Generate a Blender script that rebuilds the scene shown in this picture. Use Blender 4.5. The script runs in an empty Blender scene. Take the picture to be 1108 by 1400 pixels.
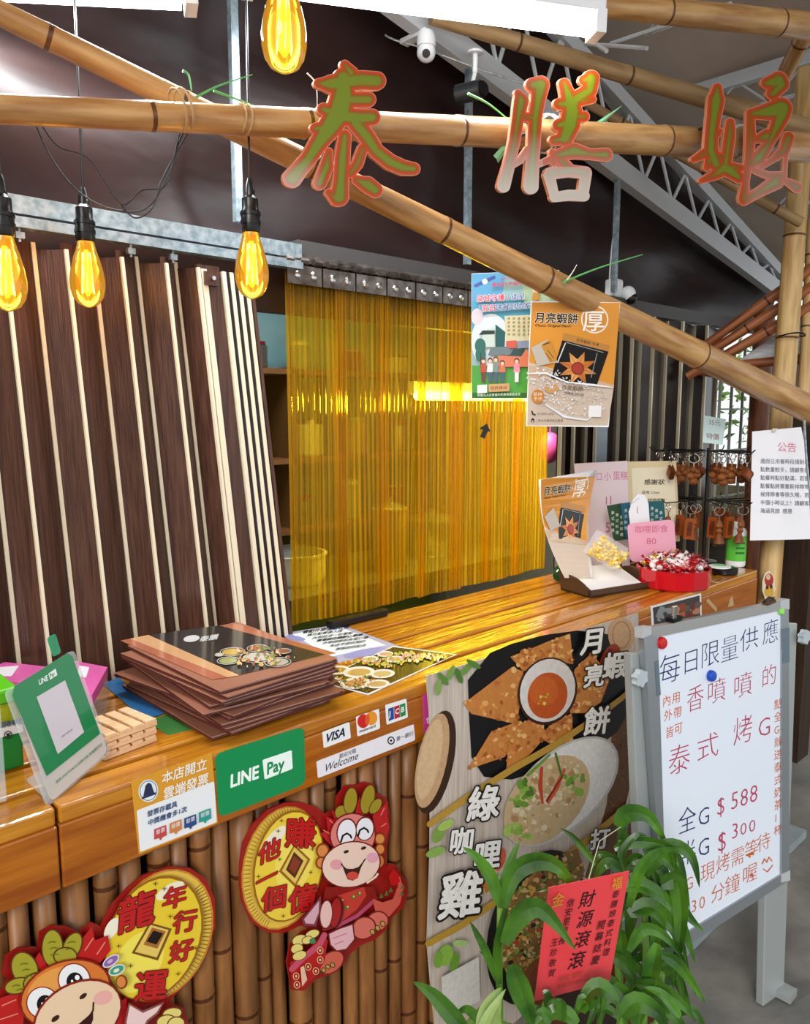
import bpy, math, random
from math import radians, cos, sin, pi, sqrt, atan2
from mathutils import Vector, Matrix
random.seed(7)
V = Vector
S = bpy.context.scene
COL = S.collection
# ---------------------------------------------------------------- camera
FPX = 1073.0; AZ = radians(46.4); PT = radians(7.54)
CAM = V((0, 0, 1.55))
FW = V((cos(AZ)*cos(PT), sin(AZ)*cos(PT), -sin(PT))); RT = V((sin(AZ), -cos(AZ), 0)); UP = RT.cross(FW)
cd = bpy.data.cameras.new('camera'); cam = bpy.data.objects.new('camera', cd); COL.objects.link(cam)
cd.sensor_fit = 'VERTICAL'; cd.sensor_height = 36.0; cd.lens = FPX/1400*36
cd.clip_start = 0.02; cd.clip_end = 200
cam.matrix_world = Matrix(((RT.x, UP.x, -FW.x, 0), (RT.y, UP.y, -FW.y, 0), (RT.z, UP.z, -FW.z, CAM.z), (0, 0, 0, 1)))
S.camera = cam
# ---------------------------------------------------------------- world, lights, exposure
w = bpy.data.worlds.new('sky'); S.world = w; w.use_nodes = True
bg = w.node_tree.nodes['Background']; bg.inputs[0].default_value = (0.93, 0.97, 1.0, 1); bg.inputs[1].default_value = .95
S.view_settings.view_transform = 'Standard'; S.view_settings.look = 'None'
S.view_settings.exposure = 0.2; S.view_settings.gamma = 1.0; S.view_settings.use_curve_mapping = False

def light(name, kind, loc, power, color=(1, 1, 1), size=0.1, sizey=None, look=None, radius=0.03):
    d = bpy.data.lights.new(name, kind); d.energy = power; d.color = color
    o = bpy.data.objects.new(name, d); COL.objects.link(o); o.location = loc
    if kind == 'AREA':
        d.shape = 'RECTANGLE'; d.size = size; d.size_y = sizey or size
        if look is not None:
            o.rotation_euler = (V(look)-V(loc)).to_track_quat('-Z', 'Y').to_euler()
    elif kind == 'POINT': d.shadow_soft_size = radius
    return o
# open daylight side of the shed, low sun veiled by cloud
sd = bpy.data.lights.new('daylight_sun', 'SUN'); sd.energy = 1.7; sd.angle = radians(25); sd.color = (1, .97, .92)
so = bpy.data.objects.new('daylight_sun', sd); COL.objects.link(so)
so.rotation_euler = V((0.8, 0.55, -0.42)).to_track_quat('-Z', 'Y').to_euler()

# ---------------------------------------------------------------- helpers
def ray(u, v): return FW + RT*((u-554)/FPX) + UP*((700-v)/FPX)
def P(u, v, X=None, Y=None, Z=None, D=None):
    r = ray(u, v)
    t = (X-CAM.x)/r.x if X is not None else (Y-CAM.y)/r.y if Y is not None else (Z-CAM.z)/r.z if Z is not None else D
    return CAM + r*t
def lin(c): return c/12.92 if c <= .04045 else ((c+.055)/1.055)**2.4
def H(h, a=1.0):
    return (lin(int(h[0:2], 16)/255), lin(int(h[2:4], 16)/255), lin(int(h[4:6], 16)/255), a)

def mat(name, col='888888', rough=.5, metal=0, emis=None, es=0, trans=0, ior=1.45, alpha=1, coat=0, bump=0, bscale=40,
        col2=None, nscale=(1, 1, 1), nfac=1.0, detail=4, spec=.5, attr=False, noise=8, lo=.35, hi=.65, object_var=0):
    m = bpy.data.materials.new(name); m.use_nodes = True
    nt = m.node_tree; b = nt.nodes['Principled BSDF']; L = nt.links.new
    c = H(col) if isinstance(col, str) else (*col, 1)
    b.inputs['Base Color'].default_value = c
    b.inputs['Roughness'].default_value = rough; b.inputs['Metallic'].default_value = metal
    b.inputs['Transmission Weight'].default_value = trans; b.inputs['IOR'].default_value = ior
    b.inputs['Alpha'].default_value = alpha; b.inputs['Coat Weight'].default_value = coat
    b.inputs['Specular IOR Level'].default_value = spec
    if emis: b.inputs['Emission Color'].default_value = H(emis); b.inputs['Emission Strength'].default_value = es
    out = None
    def N(t): return nt.nodes.new(t)
    if col2 or bump or attr:
        tc = N('ShaderNodeTexCoord'); mp = N('ShaderNodeMapping'); mp.inputs['Scale'].default_value = nscale
        L(tc.outputs['Object'], mp.inputs[0])
    if col2:
        n = N('ShaderNodeTexNoise'); n.inputs['Scale'].default_value = noise; n.inputs['Detail'].default_value = detail
        L(mp.outputs[0], n.inputs['Vector'])
        r = N('ShaderNodeValToRGB'); r.color_ramp.elements[0].position = lo; r.color_ramp.elements[1].position = hi
        r.color_ramp.elements[0].color = c; r.color_ramp.elements[1].color = H(col2)
        L(n.outputs[0], r.inputs[0]); out = r.outputs[0]
    if attr:
        a = N('ShaderNodeAttribute'); a.attribute_name = 'Col'
        if out is not None:
            mx = N('ShaderNodeMix'); mx.data_type = 'RGBA'; mx.blend_type = 'MULTIPLY'; mx.inputs[0].default_value = 1
            L(out, mx.inputs[6]); L(a.outputs[0], mx.inputs[7]); out = mx.outputs[2]
        else: out = a.outputs[0]
    if object_var:
        oi = N('ShaderNodeObjectInfo'); hs = N('ShaderNodeHueSaturation'); ma = N('ShaderNodeMapRange')
        ma.inputs[3].default_value = 1-object_var; ma.inputs[4].default_value = 1+object_var
        L(oi.outputs['Random'], ma.inputs[0]); L(ma.outputs[0], hs.inputs['Value'])
        if out is not None: L(out, hs.inputs['Color'])
        else: hs.inputs['Color'].default_value = c
        out = hs.outputs[0]
    if out is not None: L(out, b.inputs['Base Color'])
    if bump:
        n2 = N('ShaderNodeTexNoise'); n2.inputs['Scale'].default_value = bscale; n2.inputs['Detail'].default_value = 3
        L(mp.outputs[0], n2.inputs['Vector'])
        bp = N('ShaderNodeBump'); bp.inputs['Strength'].default_value = bump; bp.inputs['Distance'].default_value = .01
        L(n2.outputs[0], bp.inputs['Height']); L(bp.outputs[0], b.inputs['Normal'])
    return m

def tag(o, label=None, cat=None, group=None, kind=None):
    if label: o['label'] = label
    if cat: o['category'] = cat
    if group: o['group'] = group
    if kind: o['kind'] = kind
    return o
WORLD = {}
def thing(name, label, cat, loc=(0, 0, 0), group=None):
    o = bpy.data.objects.new(name, None); COL.objects.link(o); o.location = loc; o.empty_display_size = .05
    WORLD[o.name] = V(loc)
    return tag(o, label, cat, group)

class M:
    def __init__(s): s.v = []; s.f = []; s.c = []; s.col = None
    def add(s, vs, fs, col=None):
        o = len(s.v); s.v += [V(x) for x in vs]; s.f += [tuple(i+o for i in f) for f in fs]; s.c += [col or s.col or (1, 1, 1, 1)]*len(fs); return s
    def box(s, c, d, R=None, taper=1.0):
        c = V(c); h = V(d)/2; vs = []
        for sz in (-1, 1):
            k = taper if sz > 0 else 1
            for sx, sy in ((-1, -1), (1, -1), (1, 1), (-1, 1)):
                p = V((sx*h.x*k, sy*h.y*k, sz*h.z))
                vs.append(c + (R @ p if R is not None else p))
        return s.add(vs, [(3, 2, 1, 0), (4, 5, 6, 7), (0, 1, 5, 4), (1, 2, 6, 5), (2, 3, 7, 6), (3, 0, 4, 7)])
    def prism(s, pts, vec, col=None):
        pts = [V(p) for p in pts]; n = len(pts); vec = V(vec)
        return s.add(pts + [p+vec for p in pts], [tuple(range(n))[::-1], tuple(range(n, 2*n))] + [(i, (i+1) % n, n+(i+1) % n, n+i) for i in range(n)], col)
    def tube(s, pts, r, n=8, cap=True, up=None, flat=1.0):
        pts = [V(p) for p in pts]; m = len(pts)
        rs = r if isinstance(r, (list, tuple)) else [r]*m
        t0 = (pts[1]-pts[0]).normalized()
        a = V((0, 0, 1)) if abs(t0.z) < .9 else V((1, 0, 0))
        if up is not None: a = V(up)
        x = a.cross(t0).normalized(); vs = []; fs = []
        for i in range(m):
            t = (pts[min(i+1, m-1)]-pts[max(i-1, 0)]).normalized()
            x = (x - t*x.dot(t)).normalized(); y = t.cross(x)
            for k in range(n):
                an = 2*pi*k/n; vs.append(pts[i] + (x*cos(an) + y*sin(an)*flat)*rs[i])
        for i in range(m-1):
            for k in range(n):
                k2 = (k+1) % n; fs.append((i*n+k, i*n+k2, (i+1)*n+k2, (i+1)*n+k))
        if cap: fs.append(tuple(range(n))[::-1]); fs.append(tuple((m-1)*n+k for k in range(n)))
        return s.add(vs, fs)
    def lathe(s, prof, c=(0, 0, 0), n=16, R=None):
        c = V(c); vs = []; fs = []; m = len(prof)
        for r, z in prof:
            for k in range(n):
                p = V((r*cos(2*pi*k/n), r*sin(2*pi*k/n), z)); vs.append(c + (R @ p if R is not None else p))
        for i in range(m-1):
            for k in range(n):
                k2 = (k+1) % n; fs.append((i*n+k, i*n+k2, (i+1)*n+k2, (i+1)*n+k))
        fs.append(tuple(range(n))[::-1]); fs.append(tuple((m-1)*n+k for k in range(n)))
        return s.add(vs, fs)
    def sphere(s, c, r, n=10, m=6, R=None):
        if not isinstance(r, (tuple, list)): r = (r, r, r)
        c = V(c); vs = []; fs = []
        for i in range(m+1):
            th = pi*i/m; th = min(max(th, .02), pi-.02)
            for k in range(n):
                p = V((r[0]*sin(th)*cos(2*pi*k/n), r[1]*sin(th)*sin(2*pi*k/n), -r[2]*cos(th))); vs.append(c + (R @ p if R is not None else p))
        for i in range(m):
            for k in range(n):
                k2 = (k+1) % n; fs.append((i*n+k, i*n+k2, (i+1)*n+k2, (i+1)*n+k))
        return s.add(vs, fs)
    def grid(s, fn, nu, nv, col=None):
        vs = [fn(i/nu, j/nv) for j in range(nv+1) for i in range(nu+1)]
        fs = [(j*(nu+1)+i, j*(nu+1)+i+1, (j+1)*(nu+1)+i+1, (j+1)*(nu+1)+i) for j in range(nv) for i in range(nu)]
        return s.add(vs, fs, col)
    def mesh(s, name, m, smooth=False, off=V((0, 0, 0)), colors=False):
        me = bpy.data.meshes.new(name); me.from_pydata([tuple(x-off) for x in s.v], [], s.f); me.materials.append(m)
        if smooth: me.polygons.foreach_set('use_smooth', [True]*len(me.polygons))
        if colors:
            at = me.color_attributes.new('Col', 'FLOAT_COLOR', 'CORNER'); fl = []
            for f, c in zip(s.f, s.c): fl += list(c)*len(f)
            at.data.foreach_set('color', fl)
        me.update(); return me
    def build(s, name, m, parent=None, smooth=False, label=None, cat=None, group=None, kind=None, colors=False, origin=None, sharp=35):
        if parent is not None:
            off = WORLD.get(parent.name, V((0, 0, 0)))
        else:
            if origin is None:
                n = len(s.v); off = V((sum(p.x for p in s.v)/n, sum(p.y for p in s.v)/n, min(p.z for p in s.v)))
            else: off = V(origin)
        me = s.mesh(name, m, smooth, off, colors)
        o = bpy.data.objects.new(name, me); COL.objects.link(o)
        if smooth:
            try: me.set_sharp_from_angle(angle=radians(sharp))
            except Exception: pass
        if parent is not None: o.parent = parent; WORLD[o.name] = off
        else: o.location = off; WORLD[o.name] = off
        return tag(o, label, cat, group, kind)
def cat(pts, n=6):
    pts = [V(p) for p in pts]; out = []
    for i in range(len(pts)-1):
        p0 = pts[max(i-1, 0)]; p1 = pts[i]; p2 = pts[i+1]; p3 = pts[min(i+2, len(pts)-1)]
        for k in range(n):
            f = k/n; out.append(.5*((2*p1)+(p2-p0)*f+(2*p0-5*p1+4*p2-p3)*f*f+(3*p1-p0-3*p2+p3)*f**3))
    return out+[pts[-1]]
def bevel(o, wdt=.002, seg=2):
    b = o.modifiers.new('bevel', 'BEVEL'); b.width = wdt; b.segments = seg; b.limit_method = 'ANGLE'; return o
def solid(o, th, off=0):
    b = o.modifiers.new('solid', 'SOLIDIFY'); b.thickness = th; b.offset = off; return o
def copy_tree(o, parent=None, loc=None, rot=None, label=None):
    c = o.copy(); COL.objects.link(c)
    if parent is not None: c.parent = parent
    if loc is not None: c.location = loc
    if rot is not None: c.rotation_euler = rot
    if label: c['label'] = label
    for ch in list(o.children): copy_tree(ch, c)
    return c

# ---- flat print made of thin coloured shapes lying on a real surface (positions worked out on that surface)
TXT = {}
def glyphs(s, weight=0.0, shear=0.0):
    k = (s, weight, shear)
    if k not in TXT:
        cu = bpy.data.curves.new('t', 'FONT'); cu.body = s; cu.size = 1; cu.resolution_u = 2; cu.offset = weight; cu.shear = shear; cu.fill_mode = 'FRONT'
        o = bpy.data.objects.new('t', cu); COL.objects.link(o)
        dg = bpy.context.evaluated_depsgraph_get(); me = bpy.data.meshes.new_from_object(o.evaluated_get(dg))
        TXT[k] = ([tuple(v.co) for v in me.vertices], [tuple(p.vertices) for p in me.polygons])
        bpy.data.meshes.remove(me); bpy.data.objects.remove(o); bpy.data.curves.remove(cu)
    return TXT[k]
PRINT = mat('printed_ink', attr=True, rough=.42)
PRINTG = mat('glossy_printed_ink', attr=True, rough=.2, coat=.4)
PRINTM = mat('marker_ink', attr=True, rough=.6)
FOOD = mat('printed_food_photo', attr=True, rough=.38, col='ececec', col2='ffffff', noise=90, detail=6, lo=.3, hi=.7)
class Pr:
    """draws in photograph pixels, projected on the plane (p0, n)"""
    def __init__(s, p0, n, o=(0, 0), sc=1.0, step=.00011, fn=None):
        s.p0 = V(p0); s.n = V(n).normalized(); s.o = o; s.sc = sc; s.m = M(); s.z = .0003; s.step = step; s.fn = fn
        if fn is None and (s.p0-CAM).dot(s.n) > 0: s.n = -s.n
    def pt(s, x, y):
        x = s.o[0]+x/s.sc; y = s.o[1]+y/s.sc
        if s.fn: return s.fn(x, y, s.z)
        r = ray(x, y); p = s.p0 + s.n*s.z
        return CAM + r*((p-CAM).dot(s.n)/r.dot(s.n))
    def up(s): s.z += s.step
    def poly(s, pts, col):
        s.up(); s.m.add([s.pt(*p) for p in pts], [tuple(range(len(pts)))], H(col)); return s
    def ell(s, cx, cy, rx, ry, rot, col, n=28, a0=0, a1=360):
        a = radians(rot); full = (a1-a0 >= 360)
        pts = [] if full else [(cx, cy)]
        for k in range(n if full else n+1):
            t = radians(a0 + (a1-a0)*k/n); x = rx*cos(t); y = ry*sin(t)
            pts.append((cx+x*cos(a)-y*sin(a), cy+x*sin(a)+y*cos(a)))
        return s.poly(pts, col)
    def stroke(s, pts, col, w=None, up=True):
        """pts (x,y[,w]) : ribbon with round ends, width w"""
        if up: s.up()
        q = [(p[0], p[1], (p[2] if len(p) > 2 else w)/2) for p in pts]; c = H(col)
        for i in range(len(q)-1):
            (x0, y0, r0), (x1, y1, r1) = q[i], q[i+1]; dx, dy = x1-x0, y1-y0; L = sqrt(dx*dx+dy*dy) or 1
            nx, ny = -dy/L, dx/L
            s.m.add([s.pt(x0+nx*r0, y0+ny*r0), s.pt(x1+nx*r1, y1+ny*r1), s.pt(x1-nx*r1, y1-ny*r1), s.pt(x0-nx*r0, y0-ny*r0)], [(0, 1, 2, 3)], c)
            s.z += s.step*.05
        for x, y, r in q:
            s.m.add([s.pt(x+r*cos(k*pi/4), y+r*sin(k*pi/4)) for k in range(8)], [tuple(range(8))], c); s.z += s.step*.05
        return s
    def loop(s, pts, col, w): return s.stroke(list(pts)+[pts[0]], col, w)
    def ring(s, cx, cy, rx, ry, rot, col, w, n=24):
        a = radians(rot); return s.loop([(cx+rx*cos(t)*cos(a)-ry*sin(t)*sin(a), cy+rx*cos(t)*sin(a)+ry*sin(t)*cos(a)) for t in [2*pi*k/n for k in range(n)]], col, w)
    def text(s, t, x, y, u, v, col, wt=0.0, shear=0.0):
        """x,y baseline left; u px vector of one em along the line, v px vector of one em up"""
        s.up(); c = H(col); sh = [(0, 0)]
        if wt > .004:
            n = 6 if wt < .05 else 10; sh = [(wt*cos(2*pi*k/n), wt*sin(2*pi*k/n)) for k in range(n)]
            if wt > .05: sh += [(0, 0)]
        vs, fs = glyphs(t, min(wt, 0), shear)
        for dx, dy in sh:
            s.z += .000004
            s.m.add([s.pt(x+(a[0]+dx)*u[0]+(a[1]+dy)*v[0], y+(a[0]+dx)*u[1]+(a[1]+dy)*v[1]) for a in vs], fs, c)
        return s
    def outl(s, t, x, y, u, v, col, edge, wt=.0, ew=.04, shear=0):
        s.text(t, x, y, u, v, edge, wt+ew, shear); return s.text(t, x, y, u, v, col, wt, shear)
    def blobs(s, pts, n, size, cols, seed=1):
        rnd = random.Random(seed); xs = [p[0] for p in pts]; ys = [p[1] for p in pts]; k = 0; tries = 0
        def inside(x, y):
            c = False; j = len(pts)-1
            for i in range(len(pts)):
                xi, yi = pts[i]; xj, yj = pts[j]
                if (yi > y) != (yj > y) and x < (xj-xi)*(y-yi)/(yj-yi)+xi: c = not c
                j = i
            return c
        s.up()
        while k < n and tries < n*20:
            tries += 1; x = rnd.uniform(min(xs), max(xs)); y = rnd.uniform(min(ys), max(ys))
            if not inside(x, y): continue
            k += 1; r = size*rnd.uniform(.5, 1.2); e = rnd.uniform(.4, 1); a = rnd.uniform(0, pi); c = H(rnd.choice(cols)); q = []
            for j in range(7):
                t = 2*pi*j/7; rr = r*rnd.uniform(.75, 1.1); X = rr*cos(t); Y = rr*e*sin(t); q.append(s.pt(x+X*cos(a)-Y*sin(a), y+X*sin(a)+Y*cos(a)))
            s.m.add(q, [tuple(range(7))], c); s.z += s.step*.04
        return s
    def done(s, name, parent, m=None, label=None): return s.m.build(name, m or PRINT, parent, colors=True, label=label)

def plane_of(az, el): a = radians(az); e = radians(el); return V((cos(a)*cos(e), sin(a)*cos(e), sin(e)))
def on(p0, n, u, v, z=0):
    n = V(n); p = V(p0)+n*z; r = ray(u, v); return CAM + r*((p-CAM).dot(n)/r.dot(n))
def sheet(name, quad, p0, n, m, label, cat, th=.001, group=None, parent=None):
    """a flat rigid sheet whose corners lie on plane (p0,n)"""
    n = V(n).normalized()
    if (V(p0)-CAM).dot(n) > 0: n = -n
    pts = [on(p0, n, *q) for q in quad]
    return M().prism(pts, -n*th).build(name, m, parent, label=label, cat=cat, group=group)

# ---------------------------------------------------------------- materials
paper = mat('white_paper', 'e4e4ea', .6); glossp = mat('laminated_paper', 'f2f2f4', .25, coat=.5)
orangep = mat('orange_card', 'd9953f', .3, coat=.5); kraft = mat('kraft_card', 'b89870', .7)
pine = mat('varnished_pine', '93480a', .24, coat=.5, col2='b86a16', nscale=(1.2, 14, 14), noise=3, detail=6, bump=.15, bscale=6, object_var=.07)
pinetop = mat('varnished_pine_top', 'a8620f', .2, coat=.7, col2='cf8a24', nscale=(1.2, 16, 16), noise=3, detail=6, bump=.3, bscale=5, object_var=.06)
BAM = mat('bamboo_culm', 'a07040', .35, col2='c79c64', nscale=(9, 9, 1.2), noise=5, attr=True, coat=.2, bump=.1, bscale=10)
BAMP = mat('pale_bamboo_culm', 'b28a52', .45, col2='d3b27a', nscale=(9, 9, 1.0), noise=5, attr=True, bump=.15, bscale=10)
BAMD = mat('dull_bamboo_culm', '8b6d48', .5, col2='a88a60', nscale=(9, 9, 1.0), noise=5, attr=True)
CANE = mat('shaded_brown_cane', '6e431f', .42, col2='976537', nscale=(7, 7, 1.0), noise=6, attr=True, object_var=.25)  # darker brown puts the shade on the left canes into their colour
CANEY = mat('yellow_cane', 'a4743a', .45, col2='c59755', nscale=(7, 7, 1.0), noise=6, attr=True, object_var=.15)
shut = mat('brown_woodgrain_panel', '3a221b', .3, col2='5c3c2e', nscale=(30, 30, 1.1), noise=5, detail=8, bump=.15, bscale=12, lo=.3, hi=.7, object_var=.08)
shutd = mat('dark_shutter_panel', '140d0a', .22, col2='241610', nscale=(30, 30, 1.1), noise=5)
cream = mat('cream_plastic_edge', 'efe3c8', .4)
beigem = mat('beige_metal_strip', 'cfc4ab', .3, metal=.6)
tarp = mat('brown_tarpaulin', '1d100e', .4, col2='281614', noise=3, bump=.6, bscale=3.5, nscale=(1, 1, 2.2), spec=.24)
steel = mat('galvanised_steel', '8aa0ac', .35, metal=.75, col2='bccbd4', noise=60, detail=3)
steelw = mat('painted_steel', 'c2c6ca', .5, metal=.1)
steeld = mat('dark_steel', '3a3a3c', .5, metal=.5)
white = mat('white_plastic', 'e6e8ec', .35); black = mat('black_plastic', '0b0b0c', .3)
blackm = mat('black_wire', '0c0c0d', .35, metal=.3)
concrete = mat('concrete', '63625f', .8, col2='84827c', noise=5, detail=8, bump=.3, bscale=20)
ceilm = mat('grey_insulation', 'b5a395', .85, col2='cbbbae', noise=2.5, bump=.4, bscale=4)
chrome = mat('chrome', 'd8d8d8', .15, metal=1)
acryl = mat('clear_acrylic', 'e8f4f8', .05, alpha=.25, coat=1)
amberw = mat('reddish_bamboo', '7c3f1d', .4, col2='a8683c', nscale=(9, 9, 1.2), noise=5, attr=True)
darkw = mat('dark_stained_timber', '2a1c14', .5, col2='3b291d', nscale=(14, 14, 1), noise=4)
alum = mat('grey_aluminium', 'a5abb2', .35, metal=.7)

# ================================================================= STRUCTURE
YW = 1.70
def st(name, m, mt, **k): return m.build(name, mt, kind='structure', **k)
st('floor', M().box((3, 1.5, -.025), (16, 12, .05)), concrete)
def zc(x): return 3.80-.29*x
def zt_(x): return 3.47-.287*x
st('ceiling', M().prism([(-1.6, -1.2, zc(-1.6)), (4.9, -1.2, zc(4.9)), (4.9, 4.3, zc(4.9)), (-1.6, 4.3, zc(-1.6))], (0, 0, .04)), ceilm)
# brown tarpaulin wall above the shutters, sagging softly
def tf(a, b):
    x = -1.6+5.9*a; z0 = 1.95; z1 = zt_(x)
    z = z0+(z1-z0)*b
    return V((x, YW+.03+.018*sin(x*5+z*7)+.012*sin(z*19+2*sin(x*3)), z))
st('wall_back', M().grid(tf, 120, 34), tarp, smooth=True)
st('wall_left', M().box((-1.62, 2.5, 1.9), (.04, 3.6, 4.1)), mat('left_wall_board', '6f6a62', .7, col2='7d776e'))
st('wall_back_lower', M().box((1.6, YW+.035, .45), (6.3, .05, .90)), mat('dark_lower_board', '1d1512', .6, col2='241a15'))
# kitchen room behind
st('wall_kitchen', M().box((1.5, 3.4, 1.2), (6, .05, 2.4)), mat('olive_green_wall', '6a7a26', .7, col2='76862e', noise=4))
st('wall_kitchen_upper', M().box((1.5, 3.36, 2.05), (6, .03, .62)), mat('sky_blue_wall', '8cc3d4', .7, col2='98cbd8', noise=3))
st('wall_kitchen_side', M().box((3.45, 2.60, 1.2), (.04, 1.58, 2.4)), mat('grey_side_wall', '8a8a80', .7))
st('ceiling_kitchen', M().box((1.0, 2.62, 2.42), (4.9, 1.58, .03)), mat('kitchen_ceiling', '8c8a80', .8))
# galvanised head beam and rails
st('trim_1', M().box((-.2, YW-.045, 1.934), (2.8, .05, .034)).box((-.2, YW-.06, 1.901), (2.8, .03, .02)), steel)
st('trim_2', M().box((1.2+1.55, YW-.03, 1.94), (3.1, .05, .05)), mat('dark_rail', '43403f', .5))
st('trim_3', M().box((.45, YW+.015, 1.865), (4.05, .03, .15)), mat('brown_header_board', '3b2218', .6))
# steel truss under the ceiling
tr = thing('roof_truss', 'grey steel lattice roof truss running down to the right', 'truss', (2.0, YW-.06, 2.4))
yb = YW-.07
def chord(z0, s, x0, x1, hgt, dep, nm):
    M().prism([(x0, yb, z0-s*x0), (x1, yb, z0-s*x1), (x1, yb, z0-s*x1+hgt), (x0, yb, z0-s*x0+hgt)], (0, dep, 0)).build(nm, steelw, tr)
chord(2.87, .185, .9, 4.25, .075, .04, 'bottom_chord')
chord(3.40, .287, .9, 4.25, .05, .04, 'top_chord')
x = 1.3; k = 0
while x < 4.0:
    x2 = x+.16; b0 = 2.94-.185*x; t0 = 3.41-.287*x2
    M().tube([(x, yb+.02, 2.94-.185*x), (x+.1, yb+.02, 3.41-.287*(x+.1))], .007, 6).build('web_rod', steelw, tr)
    M().tube([(x+.1, yb+.02, 3.41-.287*(x+.1)), (x+.22, yb+.02, 2.94-.185*(x+.22))], .007, 6).build('web_rod', steelw, tr)
    x += .22
tr2 = thing('roof_truss', 'grey steel lattice truss overhead at the top right behind bamboo', 'truss', P(900, 60, Y=.6))
def seg(pa, pb, r, nm, par, mt=steelw): return M().tube([pa, pb], r, 6).build(nm, mt, par)
for i, (xx, lab) in enumerate([(2.55, 'grey roof purlin nearest the camera'), (3.2, 'grey roof purlin second above the sign'), (3.95, 'grey roof purlin lowest on the slope')]):
    z = zc(xx)-.045
    t = thing('roof_purlin', lab+' under the insulated ceiling', 'beam', (xx, .4, z), 'roof purlins')
    M().box((xx, .3, z), (.035, 2.7, .05)).build('rail', steelw, t)
    M().tube([(xx, -1, z-.12), (xx, 1.6, z-.12)], .009, 6).build('lower_rod', steelw, t)
    yy = -1
    while yy < 1.5:
        M().tube([(xx, yy, z-.12), (xx, yy+.13, z-.01), (xx, yy+.26, z-.12)], .005, 5).build('web_rod', steelw, t); yy += .26
for (a, b) in [((885, 48), (960, -10)), ((885, 48), (925, -10)), ((885, 48), (1000, 5)), ((835, 60), (940, 25)), ((800, 60), (885, 66)), ((770, 30), (830, 70))]:
    seg(P(*a, D=2.35), P(*b, D=2.15), .006, 'web_rod', tr2)
# steel uprights in front of the tarpaulin
for px, py0, py1, lab in [(322, 0, 318, 'slim galvanised steel upright left of the first sign character'), (640, 140, 380, 'slim galvanised steel upright below the dark camera'), (843, 205, 400, 'slim galvanised steel upright with taped cables by the second camera')]:
    a = P(px, (py0+py1)/2, Y=YW-.055); zt = 2.93-.2*a.x if px > 400 else zc(a.x)-.05
    M().box((a.x, YW-.055, (1.98+zt)/2), (.019, .016, zt-1.98)).build('steel_upright', steel, label=lab, cat='post', group='galvanised uprights')

# ================================================================= BAMBOO POLES
def culm_mesh(L, r0, r1, nodes, n=16, dark=(.25, .16, .1, 1), open_end=False):
    m = M(); rings = []; L = float(L)
    z = 0; nd = sorted(nodes)
    zs = [(0, 0)]
    for q in nd: zs += [(q-.012, 0), (q-.004, 1), (q, 2), (q+.004, 1), (q+.012, 0)]
    zs += [(L, 0)]
    vs = []
    for zz, kk in zs:
        r = r0+(r1-r0)*zz/L; r *= (1, 1.05, 1.0)[kk]
        for k in range(n): vs.append(V((r*cos(2*pi*k/n), r*sin(2*pi*k/n), zz)))
    m.v = vs
    for i in range(len(zs)-1):
        dk = zs[i][1]+zs[i+1][1] >= 3
        for k in range(n):
            k2 = (k+1) % n; m.f.append((i*n+k, i*n+k2, (i+1)*n+k2, (i+1)*n+k)); m.c.append(dark if dk else (1, 1, 1, 1))
    m.f.append(tuple(range(n))[::-1]); m.c.append((.6, .5, .4, 1)); b = (len(zs)-1)*n
    m.f.append(tuple(b+k for k in range(n))); m.c.append((.6, .5, .4, 1))
    return m
def pole(name, label, p0, p1, r0, r1, mt, cat='bamboo pole', group=None, nodes=None, gap=.33, parent=None, n=18):
    p0 = V(p0); p1 = V(p1); L = (p1-p0).length
    if nodes is None:
        nodes = []; z = gap*random.uniform(.4, .9)
        while z < L-.04: nodes.append(z); z += gap*random.uniform(.85, 1.15)
    me = culm_mesh(L, r0, r1, nodes, n).mesh(name, mt, True, V((0, 0, 0)), True)
    try: me.set_sharp_from_angle(angle=radians(40))
    except Exception: pass
    o = bpy.data.objects.new(name, me); COL.objects.link(o)
    o.rotation_euler = (p1-p0).to_track_quat('Z', 'Y').to_euler()
    if parent is not None: o.parent = parent; o.location = p0-WORLD[parent.name]
    else: o.location = p0
    return tag(o, label, cat, group)
FA = V((.45, 1.42, 0)); FB = V((3.02, 1.10, 0)); FD = (FB-FA).normalized(); FN = V((FD.y, -FD.x, 0))  # sign frame plane, FN toward viewer
if FN.y > 0: FN = -FN
def fp(u, v, z=0): return on(FA, FN, u, v, z)
def nodes_at(p0, p1, pxs):
    r = []
    for u, v in pxs:
        q = fp(u, v); d = (V(p1)-V(p0)).normalized(); r.append((q-V(p0)).dot(d))
    return sorted(x for x in r if .02 < x < (V(p1)-V(p0)).length-.02)
a0, a1 = fp(-60, -11, -.03), fp(1125, 568, .085)
pole('bamboo_pole', 'long golden bamboo pole slanting from upper left down to the right post', a0, a1, .019, .049, BAM,
     nodes=nodes_at(a0, a1, [(68, 53), (253, 134), (430, 217), (601, 318), (735, 378), (936, 474), (1088, 552)]))
b0, b1 = fp(-40, 147, .055), fp(1130, 203, .10)
pole('bamboo_pole', 'straight horizontal bamboo pole carrying the green sign characters', b0, b1, .0215, .047, BAM,
     nodes=nodes_at(b0, b1, [(188, 157), (395, 166), (598, 181), (870, 190)]))
c0, c1 = P(640, -12, D=1.75), P(1150, 40, D=2.35)
pole('bamboo_pole', 'topmost bamboo pole crossing the upper right corner', c0, c1, .024, .038, BAM, gap=.42)
pole('bamboo_pole', 'dull bamboo rafter behind the signs under the grey ceiling', P(590, 22, D=2.1), P(1110, 178, D=2.65), .021, .032, BAMD, gap=.4)
pole('bamboo_pole', 'thin dim bamboo rafter running beside the steel truss', P(800, 140, D=2.7), P(1095, 304, D=2.85), .015, .019, BAMD, gap=.35)
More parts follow.
